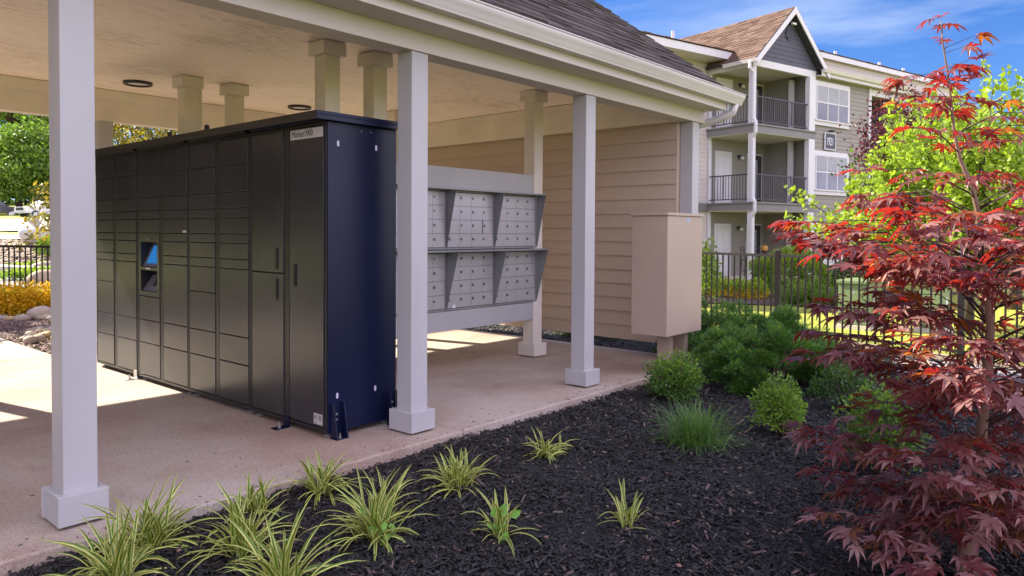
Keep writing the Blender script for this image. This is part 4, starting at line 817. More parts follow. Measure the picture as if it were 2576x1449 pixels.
# left background trees
c = at_depth(45, 425, 92); tree('round_tree', (c[0], c[1], 3.0), 4.2, 0.35, c, (8.8, 7, 5.4), 260, 90, 0.42, M['green'], 'full round green tree standing behind the parked trucks', clr=0.8, shell=0.55)
c = at_depth(70, 290, 112); tree('tall_tree', (c[0]+2.0, c[1], 4.0), 13, 0.9, c, (16, 12, 12.0), 190, 70, 0.5, M['green'], 'taller open tree with dark limbs against the sky at far left', clr=1.1, limbs=34, shell=0.2)
for k, (x, d) in enumerate(((-160, 135), (40, 142), (230, 138), (420, 140))):
    c = at_depth(x, 470, d); tree('far_tree', (c[0], c[1], 5.5), 3, 0.4, (c[0], c[1], 11), (11, 9, 6), 110, 50, 0.9, M['dkgreen'], 'dark tree in the far left row, number %d counted from the left edge' % (k+1) if False else ['far dark tree at the left edge of the distant row', 'far dark tree behind the green trees, second in the distant row', 'far dark tree hidden mostly by the first white post', 'far dark tree seen past the locker top at the end of the row'][k], group='far row of dark trees', clr=1.5, limbs=5)
# orange-green ornamental tree behind the shelter
c = at_depth(375, 330, 14.5); tree('crabapple_tree', (c[0]-0.3, c[1], -0.1), 1.7, 0.06, c, (1.35, 1.3, 0.8), 75, 70, 0.075, M['orange_leaf'], 'small tree with orange and green leaves behind the locker top', clr=0.17, limbs=20)
# its drooping branch in front of the planter
mb = MB(); P = []; D = []
root = Vector(at_depth(235, 560, 13.2)); TB = tag(empty('ornamental_sapling', (root.x, root.y, -0.08)), 'thin sapling with yellow and orange leaves just left of the first post', 'sapling')
mb.tube([(root.x, root.y, -0.1), (root.x, root.y, root.z)], [0.03, 0.02], 7)
for (ex, ey) in ((95, 465), (70, 480), (120, 470), (85, 505), (60, 555), (110, 520), (58, 610), (125, 600), (90, 585), (130, 500), (45, 618), (120, 560), (72, 520)):
    e = Vector(at_depth(ex, ey, 13.0+rng.normal()*.3)); md = root.lerp(e, 0.55)+Vector((0, 0, 0.22)); mb.tube([root, md, e], [0.010, 0.007, 0.003], 5)
    for i in range(46):
        t = rng.uniform(0.45, 1.0); q = root*(1-t)**2+md*2*t*(1-t)+e*t*t; P.append((q.x+rng.normal()*.05, q.y+rng.normal()*.05, q.z+rng.normal()*.05)); D.append(rng.normal(size=3))
mb.build('stems', M['bark_dk'], TB, smooth=True); foliage('leaves', M['orange_leaf'], TB, np.array(P), np.array(D), rng.uniform(0.045, 0.085, len(P)))

# --- shrubs
def shrub(name, c, rad, n, size, m, m2, frac, label, cat_='shrub', group=None, tmpl='leaf4', zmin=-0.55, shell=0.55, up=0.5, tuft=1, tr=0.03, stems=10):
    T = tag(empty(name, (c[0], c[1], c[2]-rad[2])), label, cat_, group)
    mb = MB(); b = Vector((c[0], c[1], c[2]-rad[2]-0.02))
    for k in range(stems):
        e = ell_points(c, rad, 1, 0.6, 0.0)[0]; mb.tube([b+Vector((rng.normal()*rad[0]*.1, rng.normal()*rad[1]*.1, 0)), b.lerp(Vector(e), 0.5)+Vector((0, 0, .03)), e], [0.008, 0.006, 0.003], 5)
    mb.build('stems', M['bark_dk'], T, smooth=True)
    cen = ell_points(c, rad, n, shell, zmin); od = (cen-np.array(c))/np.array(rad)
    if tuft > 1:
        cc = np.repeat(cen, tuft, axis=0); oo = np.repeat(od, tuft, axis=0)*0.9+rng.normal(size=cc.shape)*0.55+np.array([0, 0, 0.25]); cc = cc+rng.normal(size=cc.shape)*size*0.35
    else: cc = cen; oo = od+rng.normal(size=cc.shape)*0.7+np.array([0, 0, up])
    # leaves stick outward: leaf x-axis along oo
    x = oo/np.linalg.norm(oo, axis=1, keepdims=True); r = unit(len(x)); nn_ = np.cross(x, r); nn_ /= np.linalg.norm(nn_, axis=1, keepdims=True); y = np.cross(nn_, x)
    Mx = np.stack([x, y, nn_], axis=2); tv, tf = (LEAF_V, LEAF_F) if tmpl == 'leaf' else (LEAF4_V, LEAF4_F)
    tv = np.array(tv, float)
    if tmpl == 'needle': tv = tv*np.array([1, 0.32, 1])
    V, Fc = scatter(tv, tf, cc, Mx, rng.uniform(0.7, 1.3, len(cc))*size)
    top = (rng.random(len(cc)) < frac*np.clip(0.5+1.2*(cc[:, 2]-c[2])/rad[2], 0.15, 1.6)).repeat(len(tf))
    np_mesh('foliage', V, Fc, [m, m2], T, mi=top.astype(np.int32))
    return T
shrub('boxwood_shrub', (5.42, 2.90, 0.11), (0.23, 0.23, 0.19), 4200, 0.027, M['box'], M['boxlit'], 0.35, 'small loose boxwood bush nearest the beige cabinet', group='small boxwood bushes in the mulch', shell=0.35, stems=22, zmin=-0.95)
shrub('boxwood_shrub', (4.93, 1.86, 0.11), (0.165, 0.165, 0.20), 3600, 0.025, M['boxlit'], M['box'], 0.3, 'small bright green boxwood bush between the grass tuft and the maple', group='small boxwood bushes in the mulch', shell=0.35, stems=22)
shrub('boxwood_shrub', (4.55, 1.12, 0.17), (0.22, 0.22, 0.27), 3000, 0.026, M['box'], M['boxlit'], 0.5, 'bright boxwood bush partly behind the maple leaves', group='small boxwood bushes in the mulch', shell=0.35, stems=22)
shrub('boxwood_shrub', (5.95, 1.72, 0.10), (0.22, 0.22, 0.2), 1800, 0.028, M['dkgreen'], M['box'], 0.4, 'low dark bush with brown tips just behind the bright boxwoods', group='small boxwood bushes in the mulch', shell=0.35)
def yew(c, rad, n, label):
    T = tag(empty('yew_bush', (c[0], c[1], c[2]-rad[2])), label, 'shrub', 'dark green yew bushes')
    mb = MB(); b = Vector((c[0], c[1], c[2]-rad[2]-.05))
    for k in range(16): e = ell_points(c, np.array(rad)*0.8, 1, 0.6, -0.1)[0]; mb.tube([b, b.lerp(Vector(e), 0.5)+Vector((0, 0, .04)), e], [0.02, 0.012, 0.005], 6)
    mb.build('stems', M['bark_dk'], T, smooth=True)
    lob = ell_points(c, rad, 80, 0.66, -0.6); sz = rng.uniform(0.085, 0.145, len(lob))
    P = []; O = []; tip = []
    for q, s in zip(lob, sz):
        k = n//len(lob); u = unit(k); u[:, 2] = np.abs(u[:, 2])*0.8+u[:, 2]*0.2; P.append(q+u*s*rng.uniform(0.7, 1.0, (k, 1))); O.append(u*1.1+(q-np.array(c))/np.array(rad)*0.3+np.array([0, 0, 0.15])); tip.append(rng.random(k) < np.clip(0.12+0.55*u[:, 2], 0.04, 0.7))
    P = np.concatenate(P); O = np.concatenate(O); tip = np.concatenate(tip)
    # sprig template: a stem with needles in pairs
    tv = []; tf = []
    for i in range(6):
        t = i/6
        for s in (-1, 1):
            j = len(tv); tv += [(t, 0, 0), (t+0.22, s*0.42*(1-t*0.5), 0.10), (t+0.17, s*0.06, 0.0)]; tf.append((j, j+1, j+2))
    j = len(tv); tv += [(0.85, -0.05, 0), (1.25, 0, 0.02), (0.85, 0.05, 0)]; tf.append((j, j+1, j+2))
    x = O+rng.normal(size=O.shape)*0.35; x /= np.linalg.norm(x, axis=1, keepdims=True); nn_ = np.cross(x, unit(len(x))); nn_ /= np.linalg.norm(nn_, axis=1, keepdims=True); y = np.cross(nn_, x)
    V, Fc = scatter(tv, tf, P, np.stack([x, y, nn_], axis=2), rng.uniform(0.020, 0.034, len(P)))
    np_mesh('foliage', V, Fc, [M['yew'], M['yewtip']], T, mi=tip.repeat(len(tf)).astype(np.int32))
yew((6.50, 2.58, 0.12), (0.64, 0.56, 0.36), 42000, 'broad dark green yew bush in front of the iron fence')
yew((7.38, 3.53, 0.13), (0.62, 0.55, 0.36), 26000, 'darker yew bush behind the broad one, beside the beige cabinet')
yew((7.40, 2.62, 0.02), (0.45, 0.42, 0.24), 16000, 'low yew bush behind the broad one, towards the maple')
shrub('low_shrub', (8.6, 7.3, 0.05), (0.5, 0.5, 0.3), 1500, 0.06, M['green'], M['lime'], 0.3, 'low leafy shrub seen under the end wall', group=None)
shrub('low_shrub', (8.0, 5.4, 0.0), (0.45, 0.6, 0.22), 1200, 0.05, M['dkgreen'], M['green'], 0.3, 'dark low shrub seen under the end wall near the rightmost post')
# hedge and flower beds beyond the fence
def gd(x, d, z=None): p = px(x, 600, d); return (p.x, p.y, H(p.x, p.y) if z is None else z)
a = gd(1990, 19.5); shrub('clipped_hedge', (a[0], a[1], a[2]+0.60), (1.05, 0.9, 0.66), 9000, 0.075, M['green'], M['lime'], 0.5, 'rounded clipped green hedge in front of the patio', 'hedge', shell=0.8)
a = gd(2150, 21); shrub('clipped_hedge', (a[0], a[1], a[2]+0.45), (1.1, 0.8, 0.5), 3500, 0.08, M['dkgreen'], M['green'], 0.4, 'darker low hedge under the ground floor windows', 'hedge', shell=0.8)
a = gd(1775, 15); shrub('leafy_shrub', (a[0], a[1], a[2]+0.62), (0.30, 0.30, 0.72), 1500, 0.07, M['green'], M['lime'], 0.3, 'tall thin leafy shrub just right of the beige cabinet', shell=0.3)
for k, (x, d, l) in enumerate(((1775, 19.6, 'yellow spirea at the left end of the far bed'), (1815, 19.2, 'yellow spirea second from the left in the far bed'), (1858, 18.8, 'yellow spirea third from the left in the far bed'), (1903, 18.4, 'yellow spirea in front of the clipped hedge'))):
    a = gd(x, d); shrub('spirea_shrub', (a[0], a[1], a[2]+0.22), (0.34, 0.3, 0.30), 1200, 0.055, M['yellow'] if k != 3 else M['yellow'], M['lime'], 0.9, l, group='yellow spirea shrubs beyond the right fence', shell=0.6, tmpl='leaf')
mulch_far = MB(); mulch_far.quad(*[(*gd(x, d)[:2], gd(x, d)[2]+0.03) for x, d in ((1700, 17.2), (2260, 15.8), (2420, 22), (1690, 25))]); tag(mulch_far.build('far_mulch_bed', mat('brown_mulch', (0.085, 0.05, 0.045), 0.9, 0.5, 6, 1, 20, bdist=0.02)), kind='structure')
def tuft(name, c, n, ln, wd, spread, mats, label, cat_='plant', group=None, weeds=False, seg=7, lean=(0, 0), striped=True, upright=0.38):
    T = tag(empty(name, c), label, cat_, group); V = []; Fc = []; mi = []
    for k in range(n):
        az = rng.uniform(0, 2*math.pi); el = math.radians(rng.uniform(18, 80)) if rng.random() > upright else math.radians(rng.uniform(55, 88)); L_ = ln*rng.uniform(0.45, 1.12); w_ = wd*rng.uniform(0.7, 1.25)
        h = Vector((math.cos(az)+lean[0], math.sin(az)+lean[1], 0)); h.normalize(); sd_ = Vector((-h.y, h.x, 0)); p = Vector(c)+Vector((rng.normal()*spread, rng.normal()*spread, -0.005)); ang = el; droop = rng.uniform(1.1, 2.7)*(1.42-el/1.57)
        rows = []; tw = rng.normal()*0.25
        for i in range(seg+1):
            t = i/seg; ww = w_*(0.55+1.3*t if t < 0.35 else 1.0)*(1 if t < 0.6 else max(0.04, 1-((t-0.6)/0.4)**1.6))*0.5
            dirv = h*math.cos(ang)+Vector((0, 0, math.sin(ang))); nrm = sd_.cross(dirv); s2 = sd_*math.cos(tw)+nrm*math.sin(tw)
            fold = nrm*ww*0.35
            rows.append([p-s2*ww+fold, p-s2*ww*0.52, p+s2*ww*0.52, p+s2*ww+fold] if striped else [p-s2*ww, p+s2*ww])
            p = p+dirv*(L_/seg); p.z = max(p.z, c[2]+0.004); ang -= droop/seg*(0.5+t)
        b = len(V); m_ = len(rows[0])
        for r in rows: V += [tuple(q) for q in r]
        for i in range(seg):
            for j in range(m_-1): Fc.append((b+i*m_+j, b+i*m_+j+1, b+(i+1)*m_+j+1, b+(i+1)*m_+j)); mi.append(1 if striped and j != 1 else 0)
    np_mesh('blades', V, Fc, mats, T, mi=mi)
    if weeds:
        P = np.array([(c[0]-0.04+rng.normal()*.035, c[1]-0.05+rng.normal()*.035, c[2]+rng.uniform(0.03, 0.13)) for _ in range(8)])
        foliage('weed_foliage', M['weed'], T, P, np.tile([[-0.5, -0.5, 0.6]], (8, 1))+rng.normal(size=(8, 3))*.25, rng.uniform(.035, .06, 8))
    return T
LIR = [((380, 1375), 95, 0.40, 'striped lily turf clump beside the first post base', False), ((290, 1475), 80, 0.42, 'striped lily turf clump cut by the bottom edge at far left', False), ((645, 1292), 42, 0.30, 'narrow striped lily turf clump at the slab edge, second along it', False),
       ((610, 1398), 85, 0.40, 'dense striped lily turf clump in front of the narrow one', False), ((712, 1492), 75, 0.42, 'striped lily turf clump cut by the bottom edge, right of the dense one', False), ((812, 1240), 75, 0.32, 'striped lily turf clump nearest the locker bracket', False),
       ((945, 1352), 115, 0.42, 'largest striped lily turf clump with a broad leaf weed', True), ((1150, 1232), 75, 0.32, 'striped lily turf clump in front of the second post', False), ((1378, 1148), 55, 0.26, 'small striped lily turf clump farthest along the bed', False),
       ((1258, 1352), 34, 0.32, 'sparse striped lily turf clump with a round leaf weed', True), ((1580, 1322), 24, 0.25, 'thinnest striped lily turf clump alone in the mulch', False)]
for (x, y), n, ln, lab, wd in LIR:
    p = gx(x, y, -0.055); tuft('lily_turf', tuple(p), int(n*0.9), ln*0.84, 0.0145, 0.028 if n > 40 else 0.018, [M['lir_g'], M['lir_c']], lab, 'lily turf', 'variegated lily turf clumps in the black mulch', weeds=wd)
p = gx(1748, 1118, -0.055); tuft('fescue_tuft', tuple(p), 900, 0.34, 0.0034, 0.065, [M['fescue'], M['fescue']], 'round tuft of fine green grass in the black mulch', 'grass tuft', seg=6, striped=False, upright=0.35)
for k, (x, d, l) in enumerate(((1995, 17.0, 'left arching daylily clump in the far bed'), (2040, 16.8, 'middle arching daylily clump in the far bed'), (2085, 16.6, 'right arching daylily clump in the far bed'))):
    a = gd(x, d); tuft('daylily', (a[0], a[1], a[2]+0.03), 170, 0.75, 0.022, 0.16, [M['green'], M['green']], l, 'daylily', 'daylily clumps beyond the fence', striped=False, upright=0.3)

# --- Japanese maple
ML = []
def maple_tmpl():
    tv = [(0, 0, 0)]; tf = []; angs = [-128, -84, -42, 0, 42, 84, 128]; lens = [0.42, 0.78, 0.95, 1.05, 0.95, 0.78, 0.42]
    def pt(a, r, z=0): a = math.radians(a); return (r*math.cos(a), r*math.sin(a), z-0.20*r*r)
    notch = []
    for i in range(8):
        a = -150 if i == 0 else (150 if i == 7 else (angs[i-1]+angs[i])/2); notch.append(len(tv)); tv.append(pt(a, 0.10 if i in (0, 7) else 0.26))
    for i, (a, l) in enumerate(zip(angs, lens)):
        wv = 0.155*l; j = len(tv); mid_r = 0.52*l
        ca, sa = math.cos(math.radians(a)), math.sin(math.radians(a))
        def q(r, s, z): return (r*ca-s*sa, r*sa+s*ca, z-0.20*r*r)
        tv += [q(mid_r, -wv, 0.035), q(mid_r, wv, 0.035), q(l*0.80, -wv*0.42, 0.01), q(l*0.80, wv*0.42, 0.01), q(l, 0, -0.05), q(mid_r, 0, -0.015)]
        c_, n0, n1 = 0, notch[i], notch[i+1]
        tf += [(c_, n0, j+5), (n0, j, j+5), (c_, j+5, n1), (j+5, j+1, n1), (j, j+2, j+5), (j+5, j+2, j+4), (j+5, j+4, j+3), (j+5, j+3, j+1)]
    return np.array(tv, float), np.array(tf)
MT, MF = maple_tmpl()
def maple():
    dep = 2.80
    tp = [(2430, 1470, 2.80), (2436, 1330, 2.80), (2462, 1200, 2.82), (2470, 1080, 2.84), (2482, 950, 2.84), (2492, 820, 2.84), (2478, 700, 2.84), (2462, 600, 2.83), (2462, 540, 2.82), (2445, 470, 2.81), (2415, 400, 2.80), (2400, 330, 2.80), (2392, 250, 2.80), (2385, 190, 2.80), (2372, 110, 2.80), (2366, 55, 2.80)]
    pts = [px(*t) for t in tp]; pts[0].z = -0.12
    T = tag(empty('japanese_maple', (pts[0].x, pts[0].y, -0.07)), 'young red Japanese maple at the right edge of the black mulch', 'tree')
    tk = MB().tube(pts, [0.045, 0.034, 0.024, 0.020, 0.018, 0.016, 0.015, 0.0125, 0.011, 0.009, 0.0075, 0.006, 0.005, 0.004, 0.0028, 0.002], 10).build('trunk', M['bark'], T, smooth=True)
    def at_h(z):
        for a, b in zip(pts[:-1], pts[1:]):
            if a.z <= z <= b.z: return a.lerp(b, (z-a.z)/(b.z-a.z))
        return pts[-1] if z > pts[-1].z else pts[1]
    LZ = [(0.10, .42), (0.35, .56), (0.6, .62), (0.85, .66), (1.05, .76), (1.22, .84), (1.34, .60), (1.45, .44), (1.58, .36), (1.72, .32), (1.80, .18), (1.95, .09), (2.1, .06)]
    def reach(z):
        for (a, la), (b, lb) in zip(LZ[:-1], LZ[1:]):
            if a <= z <= b: return la+(lb-la)*(z-a)/(b-a)
        return 0.1
    tw = MB(); LP = []; LX = []; LS = []; st = []
    def add_leaf(p, h, s):
        d = Vector((rng.normal()*.30, rng.normal()*.30, 0))+h; d.z = rng.normal()*.12-0.06; d.normalize()
        q = p+d*s*rng.uniform(0.3, 0.8); LP.append(tuple(q)); LX.append(tuple(d)); LS.append(s); st.append((p, q))
    zs = list(rng.uniform(0.14, 0.8, 44))+list(rng.uniform(0.8, 1.42, 70))+list(rng.uniform(1.42, 1.92, 24))+[-z_ for z_ in rng.uniform(0.12, 0.80, 48)]; ga_ = 0
    for z in zs:
        ga_ += 2.39996+rng.normal()*.3; az = ga_; short = z < 0; z = abs(z); rr = reach(z)*(rng.uniform(0.22, 0.5) if short else rng.uniform(0.6, 1.1))
        hdir = Vector((math.cos(az), math.sin(az), 0))
        toc = Vector((-0.98, -0.2, 0))                      # keep the side towards the open bed a little shorter
        lft = hdir.dot(-rt0)
        if lft > 0.25: rr = float(np.interp(z, [0.1, 0.35, 0.55, 0.68, 0.80, 0.97, 1.04, 1.18, 1.24, 1.36, 1.46, 1.7, 2.0], [0.50, 0.64, 0.58, 0.50, 0.74, 0.72, 0.38, 0.40, 0.82, 0.76, 0.50, 0.30, 0.12]))*rng.uniform(0.6, 1.0)*(0.5 if short else 1)
        elif hdir.dot(toc) > 0.3: rr *= 0.6
        s = at_h(max(0.12, z-rr*0.25)); e = Vector((s.x, s.y, z))+hdir*rr; 
        if e.z < 0.06: e.z = 0.06
        md = s.lerp(e, 0.5)+Vector((rng.normal()*.05*rr, rng.normal()*.05*rr, 0.10*rr+0.02)); r0 = 0.0036*(rr/0.6)+0.0012
        tw.tube([s, md, e], [r0, r0*0.6, 0.0012], 5)
        nb = 2+int(rr*7)
        for k in range(nb):
            t = 0.38+0.62*k/max(1, nb-1) if nb > 1 else 1; q = s*(1-t)**2+md*2*t*(1-t)+e*t*t
            side = (1 if k % 2 else -1); a2 = az+side*rng.uniform(0.4, 1.1); l2 = rr*0.30*rng.uniform(0.6, 1.2)*(1.15-t*0.5)+0.03
            e2 = q+Vector((math.cos(a2), math.sin(a2), rng.normal()*.10))*l2
            if k == nb-1: e2 = e+hdir*0.03
            tw.tube([q, e2], [r0*0.4+0.0006, 0.0009], 4)
            for j in range(2 if l2 < 0.09 else 3+int(l2*7)):
                u = rng.uniform(0.25, 1.0) if j else 1.0; pp = q.lerp(e2, u); a3 = a2+rng.normal()*0.9
                add_leaf(pp, Vector((math.cos(a3), math.sin(a3), 0)), rng.uniform(0.050, 0.088)*(1.0 if z < 1.5 else 0.82))
    # leader leaves
    for (x, y) in ((2366, 45), (2372, 60), (2385, 100), (2420, 118), (2450, 90), (2370, 175), (2405, 160), (2400, 175), (2350, 215), (2385, 215), (2440, 150), (2415, 190), (2345, 250), (2380, 255)):
        p = px(x, y, 2.8+rng.normal()*.04); s = at_h(p.z-0.05); tw.tube([s, p], [0.0016, 0.0009], 4)
        for j in range(2): a3 = rng.uniform(0, 6.28); add_leaf(p, Vector((math.cos(a3), math.sin(a3), 0.4)), rng.uniform(0.045, 0.068))
    LP = np.array(LP); LX = np.array(LX); LS = np.array(LS)
    x = LX/np.linalg.norm(LX, axis=1, keepdims=True); nz = np.array([[0, 0, 1.0]])+rng.normal(size=x.shape)*0.24; y = np.cross(nz, x); y /= np.linalg.norm(y, axis=1, keepdims=True); z = np.cross(x, y)
    sc = np.stack([LS, LS*rng.uniform(0.75, 1.05, len(LS)), LS*rng.uniform(0.3, 1.9, len(LS))], axis=1)
    MT2 = MT.copy(); rr2 = MT2[:, 0]**2+MT2[:, 1]**2; MT2[:, 2] += -0.28*rr2+0.16*MT2[:, 1]*MT2[:, 0]; MT2[:, 0] *= 1.06; MT3 = MT.copy(); MT3[:, 2] += 0.30*np.abs(MT3[:, 1]); MT3[:, 1] *= 0.80; MT3[:, 0] += 0.10*MT3[:, 1]
    Rm = np.stack([x, y, z], axis=2); which = rng.integers(0, 3, len(LP)); parts_ = [scatter(t_, MF, LP[which == k], Rm[which == k], sc[which == k]) for k, t_ in enumerate((MT, MT2, MT3))]
    V, Fc = cat(parts_); LPo = np.concatenate([LP[which == k] for k in range(3)])
    u_ = rng.random(len(LPo)); low = LPo[:, 2] < 1.15; orange = np.where(u_ < np.where(low, 0.12, 0.03), 1, np.where(u_ < np.where(low, 0.66, 0.38), 2, 0)).repeat(len(MF)).astype(np.int32)
    for a, b in st: tw.tube([a, b], [0.0009, 0.0007], 3, cap=False)
    tw.build('limbs', M['twig'], tk, smooth=True)
    print('maple leaves', len(LP))
    np_mesh('leaves', V, Fc, [M['maple'], M['maple_o'], M['maple_d']], T, mi=orange)
maple()

# ================================================================ mulch chips, gravel, stones
def chips(name, pos, yaw, ln, wd, th, mats, mi=None, tilt=0.35, label=None, kind='stuff'):
    n = len(pos); tv = np.array([(-.5, -.5, 0), (.5, -.32, 0), (.42, .5, 0), (-.5, .35, 0), (-.42, -.4, 1), (.46, -.25, 1), (.38, .38, 1), (-.46, .28, 1)], float)
    tf = np.array([(4, 5, 6, 7), (0, 1, 5, 4), (1, 2, 6, 5), (2, 3, 7, 6), (3, 0, 4, 7)])
    nd = np.stack([rng.normal(size=n)*tilt, rng.normal(size=n)*tilt, np.ones(n)], axis=1)
    V, Fc = scatter(tv, tf, pos, frames(nd, yaw), np.stack([ln, wd, th], axis=1))
    return tag(np_mesh(name, V, Fc, mats, None, mi=None if mi is None else np.repeat(mi, len(tf))), label, 'mulch' if label else None, kind=kind)
def bed_points(n, test, rmax=8.6, near=1.2):
    out_ = []
    while len(out_) < n:
        d = near+(rmax-near)*rng.random(4000)**1.25; l = rng.uniform(-0.76, 0.76, 4000)*d
        x = d*fw.x+l*rt0.x; y = d*fw.y+l*rt0.y; k = test(x, y); out_ += list(zip(x[k], y[k], d[k]))
    return np.array(out_[:n])
gravel_poly = [(7.1, 0.2), (8.5, 0.4), (8.85, 1.5), (8.65, 2.05), (7.7, 1.75)]
def inpoly(x, y, P):
    c = np.zeros(len(x), bool); j = len(P)-1
    for i in range(len(P)):
        xi, yi = P[i]; xj, yj = P[j]; c ^= ((yi > y) != (yj > y)) & (x < (xj-xi)*(y-yi)/(yj-yi+1e-12)+xi); j = i
    return c
def t1(x, y): return (y < 3.375) & (x < 9.0) & ~inpoly(x, y, gravel_poly)
b = bed_points(80000, t1); n = len(b)
z = -0.058+rng.random(n)**2*0.020+0.012*np.sin(b[:, 0]*5.1)*np.sin(b[:, 1]*4.3+b[:, 0])
kind_ = rng.random(n); pch = 0.5+0.5*np.sin(b[:, 0]*2.3+1.2*np.sin(b[:, 1]*1.7))*np.sin(b[:, 1]*2.9+b[:, 0]); mi = np.where(kind_ < 0.004+0.030*pch**3, 2, np.where(kind_ < 0.03+0.07*pch**2, 1, 0))
chips('mulch_chips', np.stack([b[:, 0], b[:, 1], z], axis=1), rng.uniform(0, 6.283, n), 0.008+rng.gamma(2.0, 0.0095, n)*(1+0.10*b[:, 2]), rng.uniform(0.004, 0.0115, n)*(1+0.10*b[:, 2]), rng.uniform(0.0018, 0.006, n), [M['mulch'], M['mulch_b'], M['mulchpale']], mi, label='black shredded bark mulch covering the bed in front')
def t2(x, y): return ((x > 7.06) & (y > 3.4) & (y < 8.4) & (x < 9.8)) | ((x > 2.68) & (y > 8.55) & (y < 12.6) & (x < 7.2))
n = 9000; xx = rng.uniform(7.05, 9.8, n); yy = rng.uniform(3.4, 8.4, n)
chips('mulch_chips', np.stack([xx, yy, np.full(n, -0.05)+rng.random(n)*.015], axis=1), rng.uniform(0, 6.283, n), rng.uniform(0.03, 0.09, n), rng.uniform(0.01, 0.02, n), rng.uniform(0.004, 0.009, n), [M['mulch'], M['mulch_b']], (rng.random(n) < 0.06).astype(int), label='dark bark mulch behind the siding end wall')
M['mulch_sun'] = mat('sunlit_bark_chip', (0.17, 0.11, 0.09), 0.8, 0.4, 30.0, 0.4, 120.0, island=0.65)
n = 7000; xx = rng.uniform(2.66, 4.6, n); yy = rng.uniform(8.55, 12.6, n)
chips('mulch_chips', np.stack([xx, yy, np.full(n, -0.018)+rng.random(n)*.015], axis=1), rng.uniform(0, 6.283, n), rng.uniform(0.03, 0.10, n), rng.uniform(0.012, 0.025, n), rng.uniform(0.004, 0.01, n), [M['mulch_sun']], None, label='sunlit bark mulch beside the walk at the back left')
# rounded stones
def stone_mesh(name, seed, r=(1, 1, 1)):
    rs = np.random.default_rng(seed); mb = MB(); n, k = 12, 7; V = [(0, 0, -1)]
    ph = rs.uniform(0, 6, 6)
    for i in range(1, k):
        t = math.pi*i/k-math.pi/2
        for j in range(n):
            a = 2*math.pi*j/n; q = 1+0.10*math.sin(2*a+ph[0])+0.07*math.sin(3*a+ph[1]+t*2)+0.05*math.sin(5*a+ph[2]); V.append((math.cos(t)*math.cos(a)*q, math.cos(t)*math.sin(a)*q, math.sin(t)*(1+0.08*math.sin(2*a+ph[3]))))
    V.append((0, 0, 1)); Fc = []
    for j in range(n): Fc.append((0, 1+(j+1) % n, 1+j)); Fc.append((len(V)-1, 1+(k-2)*n+j, 1+(k-2)*n+(j+1) % n))
    for i in range(k-2):
        for j in range(n): Fc.append((1+i*n+j, 1+i*n+(j+1) % n, 1+(i+1)*n+(j+1) % n, 1+(i+1)*n+j))
    V = [(v[0]*r[0], v[1]*r[1], v[2]*r[2]) for v in V]; me = bpy.data.meshes.new(name); me.from_pydata(V, [], Fc); me.polygons.foreach_set('use_smooth', [True]*len(Fc)); me.update(); return me
SM = [stone_mesh('river_rock', i, r) for i, r in enumerate(((1, .72, .55), (1, .8, .6), (1, .65, .5), (1, .9, .7)))]
tones = [(0.34, 0.26, 0.17), (0.42, 0.31, 0.15), (0.31, 0.26, 0.22), (0.38, 0.31, 0.24)]
SMT = []
for i, t in enumerate(tones): SMT.append(mat('river_rock_%s' % 'abcd'[i], t, 0.75, 0.18, 6, 0.3, 30, bdist=0.004)); SM[i].materials.append(SMT[i])
def rock(loc, s, mi_, label, group, rz=None):
    o = bpy.data.objects.new('river_rock', SM[mi_]); scene.collection.objects.link(o); o.location = loc; o.scale = (s, s, s); o.rotation_euler = (rng.normal()*.15, rng.normal()*.15, rng.uniform(0, 6.28) if rz is None else rz); tag(o, label, 'rock', group); return o
# pile beside the walk
pile = []
for k in range(46):
    x = rng.uniform(50, 175); y = 862-(x-50)*0.28+rng.normal()*9
    p = gx(x, min(y, 878), 0.0); s = rng.uniform(0.04, 0.085); p.z = 0.0+s*0.35
    if p.x > 2.74: rock(p, s, k % 4, 'rounded tan river rock in the pile beside the back walk', 'river rocks piled beside the back walk')
for k, x in enumerate(range(-40, 190, 16)):
    p = gx(x, 803+rng.normal()*1.5, 0.0); s = rng.uniform(0.06, 0.10); p.z = s*0.2; rock(p, s, (k*3+1) % 4, 'flat tan edging rock below the yellow shrubs', 'edging rocks below the yellow shrubs', rz=-0.9+rng.normal()*.3)
p = gx(105, 800, 0); rock((p.x, p.y, 0.05), 0.19, 3, 'largest tan rock at the right end of the yellow shrubs', None, rz=-0.7)
for k, x in enumerate(range(-70, 200, 30)):
    a = gx(x, 797, 0.0)+Vector((0.25*fw.x, 0.25*fw.y, 0)); shrub('yellow_shrub', (a.x, a.y, 0.17), (0.26, 0.26, 0.27), 1500, 0.05, M['yellow'], M['green'], 0.0 if k % 3 else 0.12,
      'mounded yellow orange shrub in the row below the left fence', group='yellow shrubs below the left fence', shell=0.5, tmpl='leaf4')
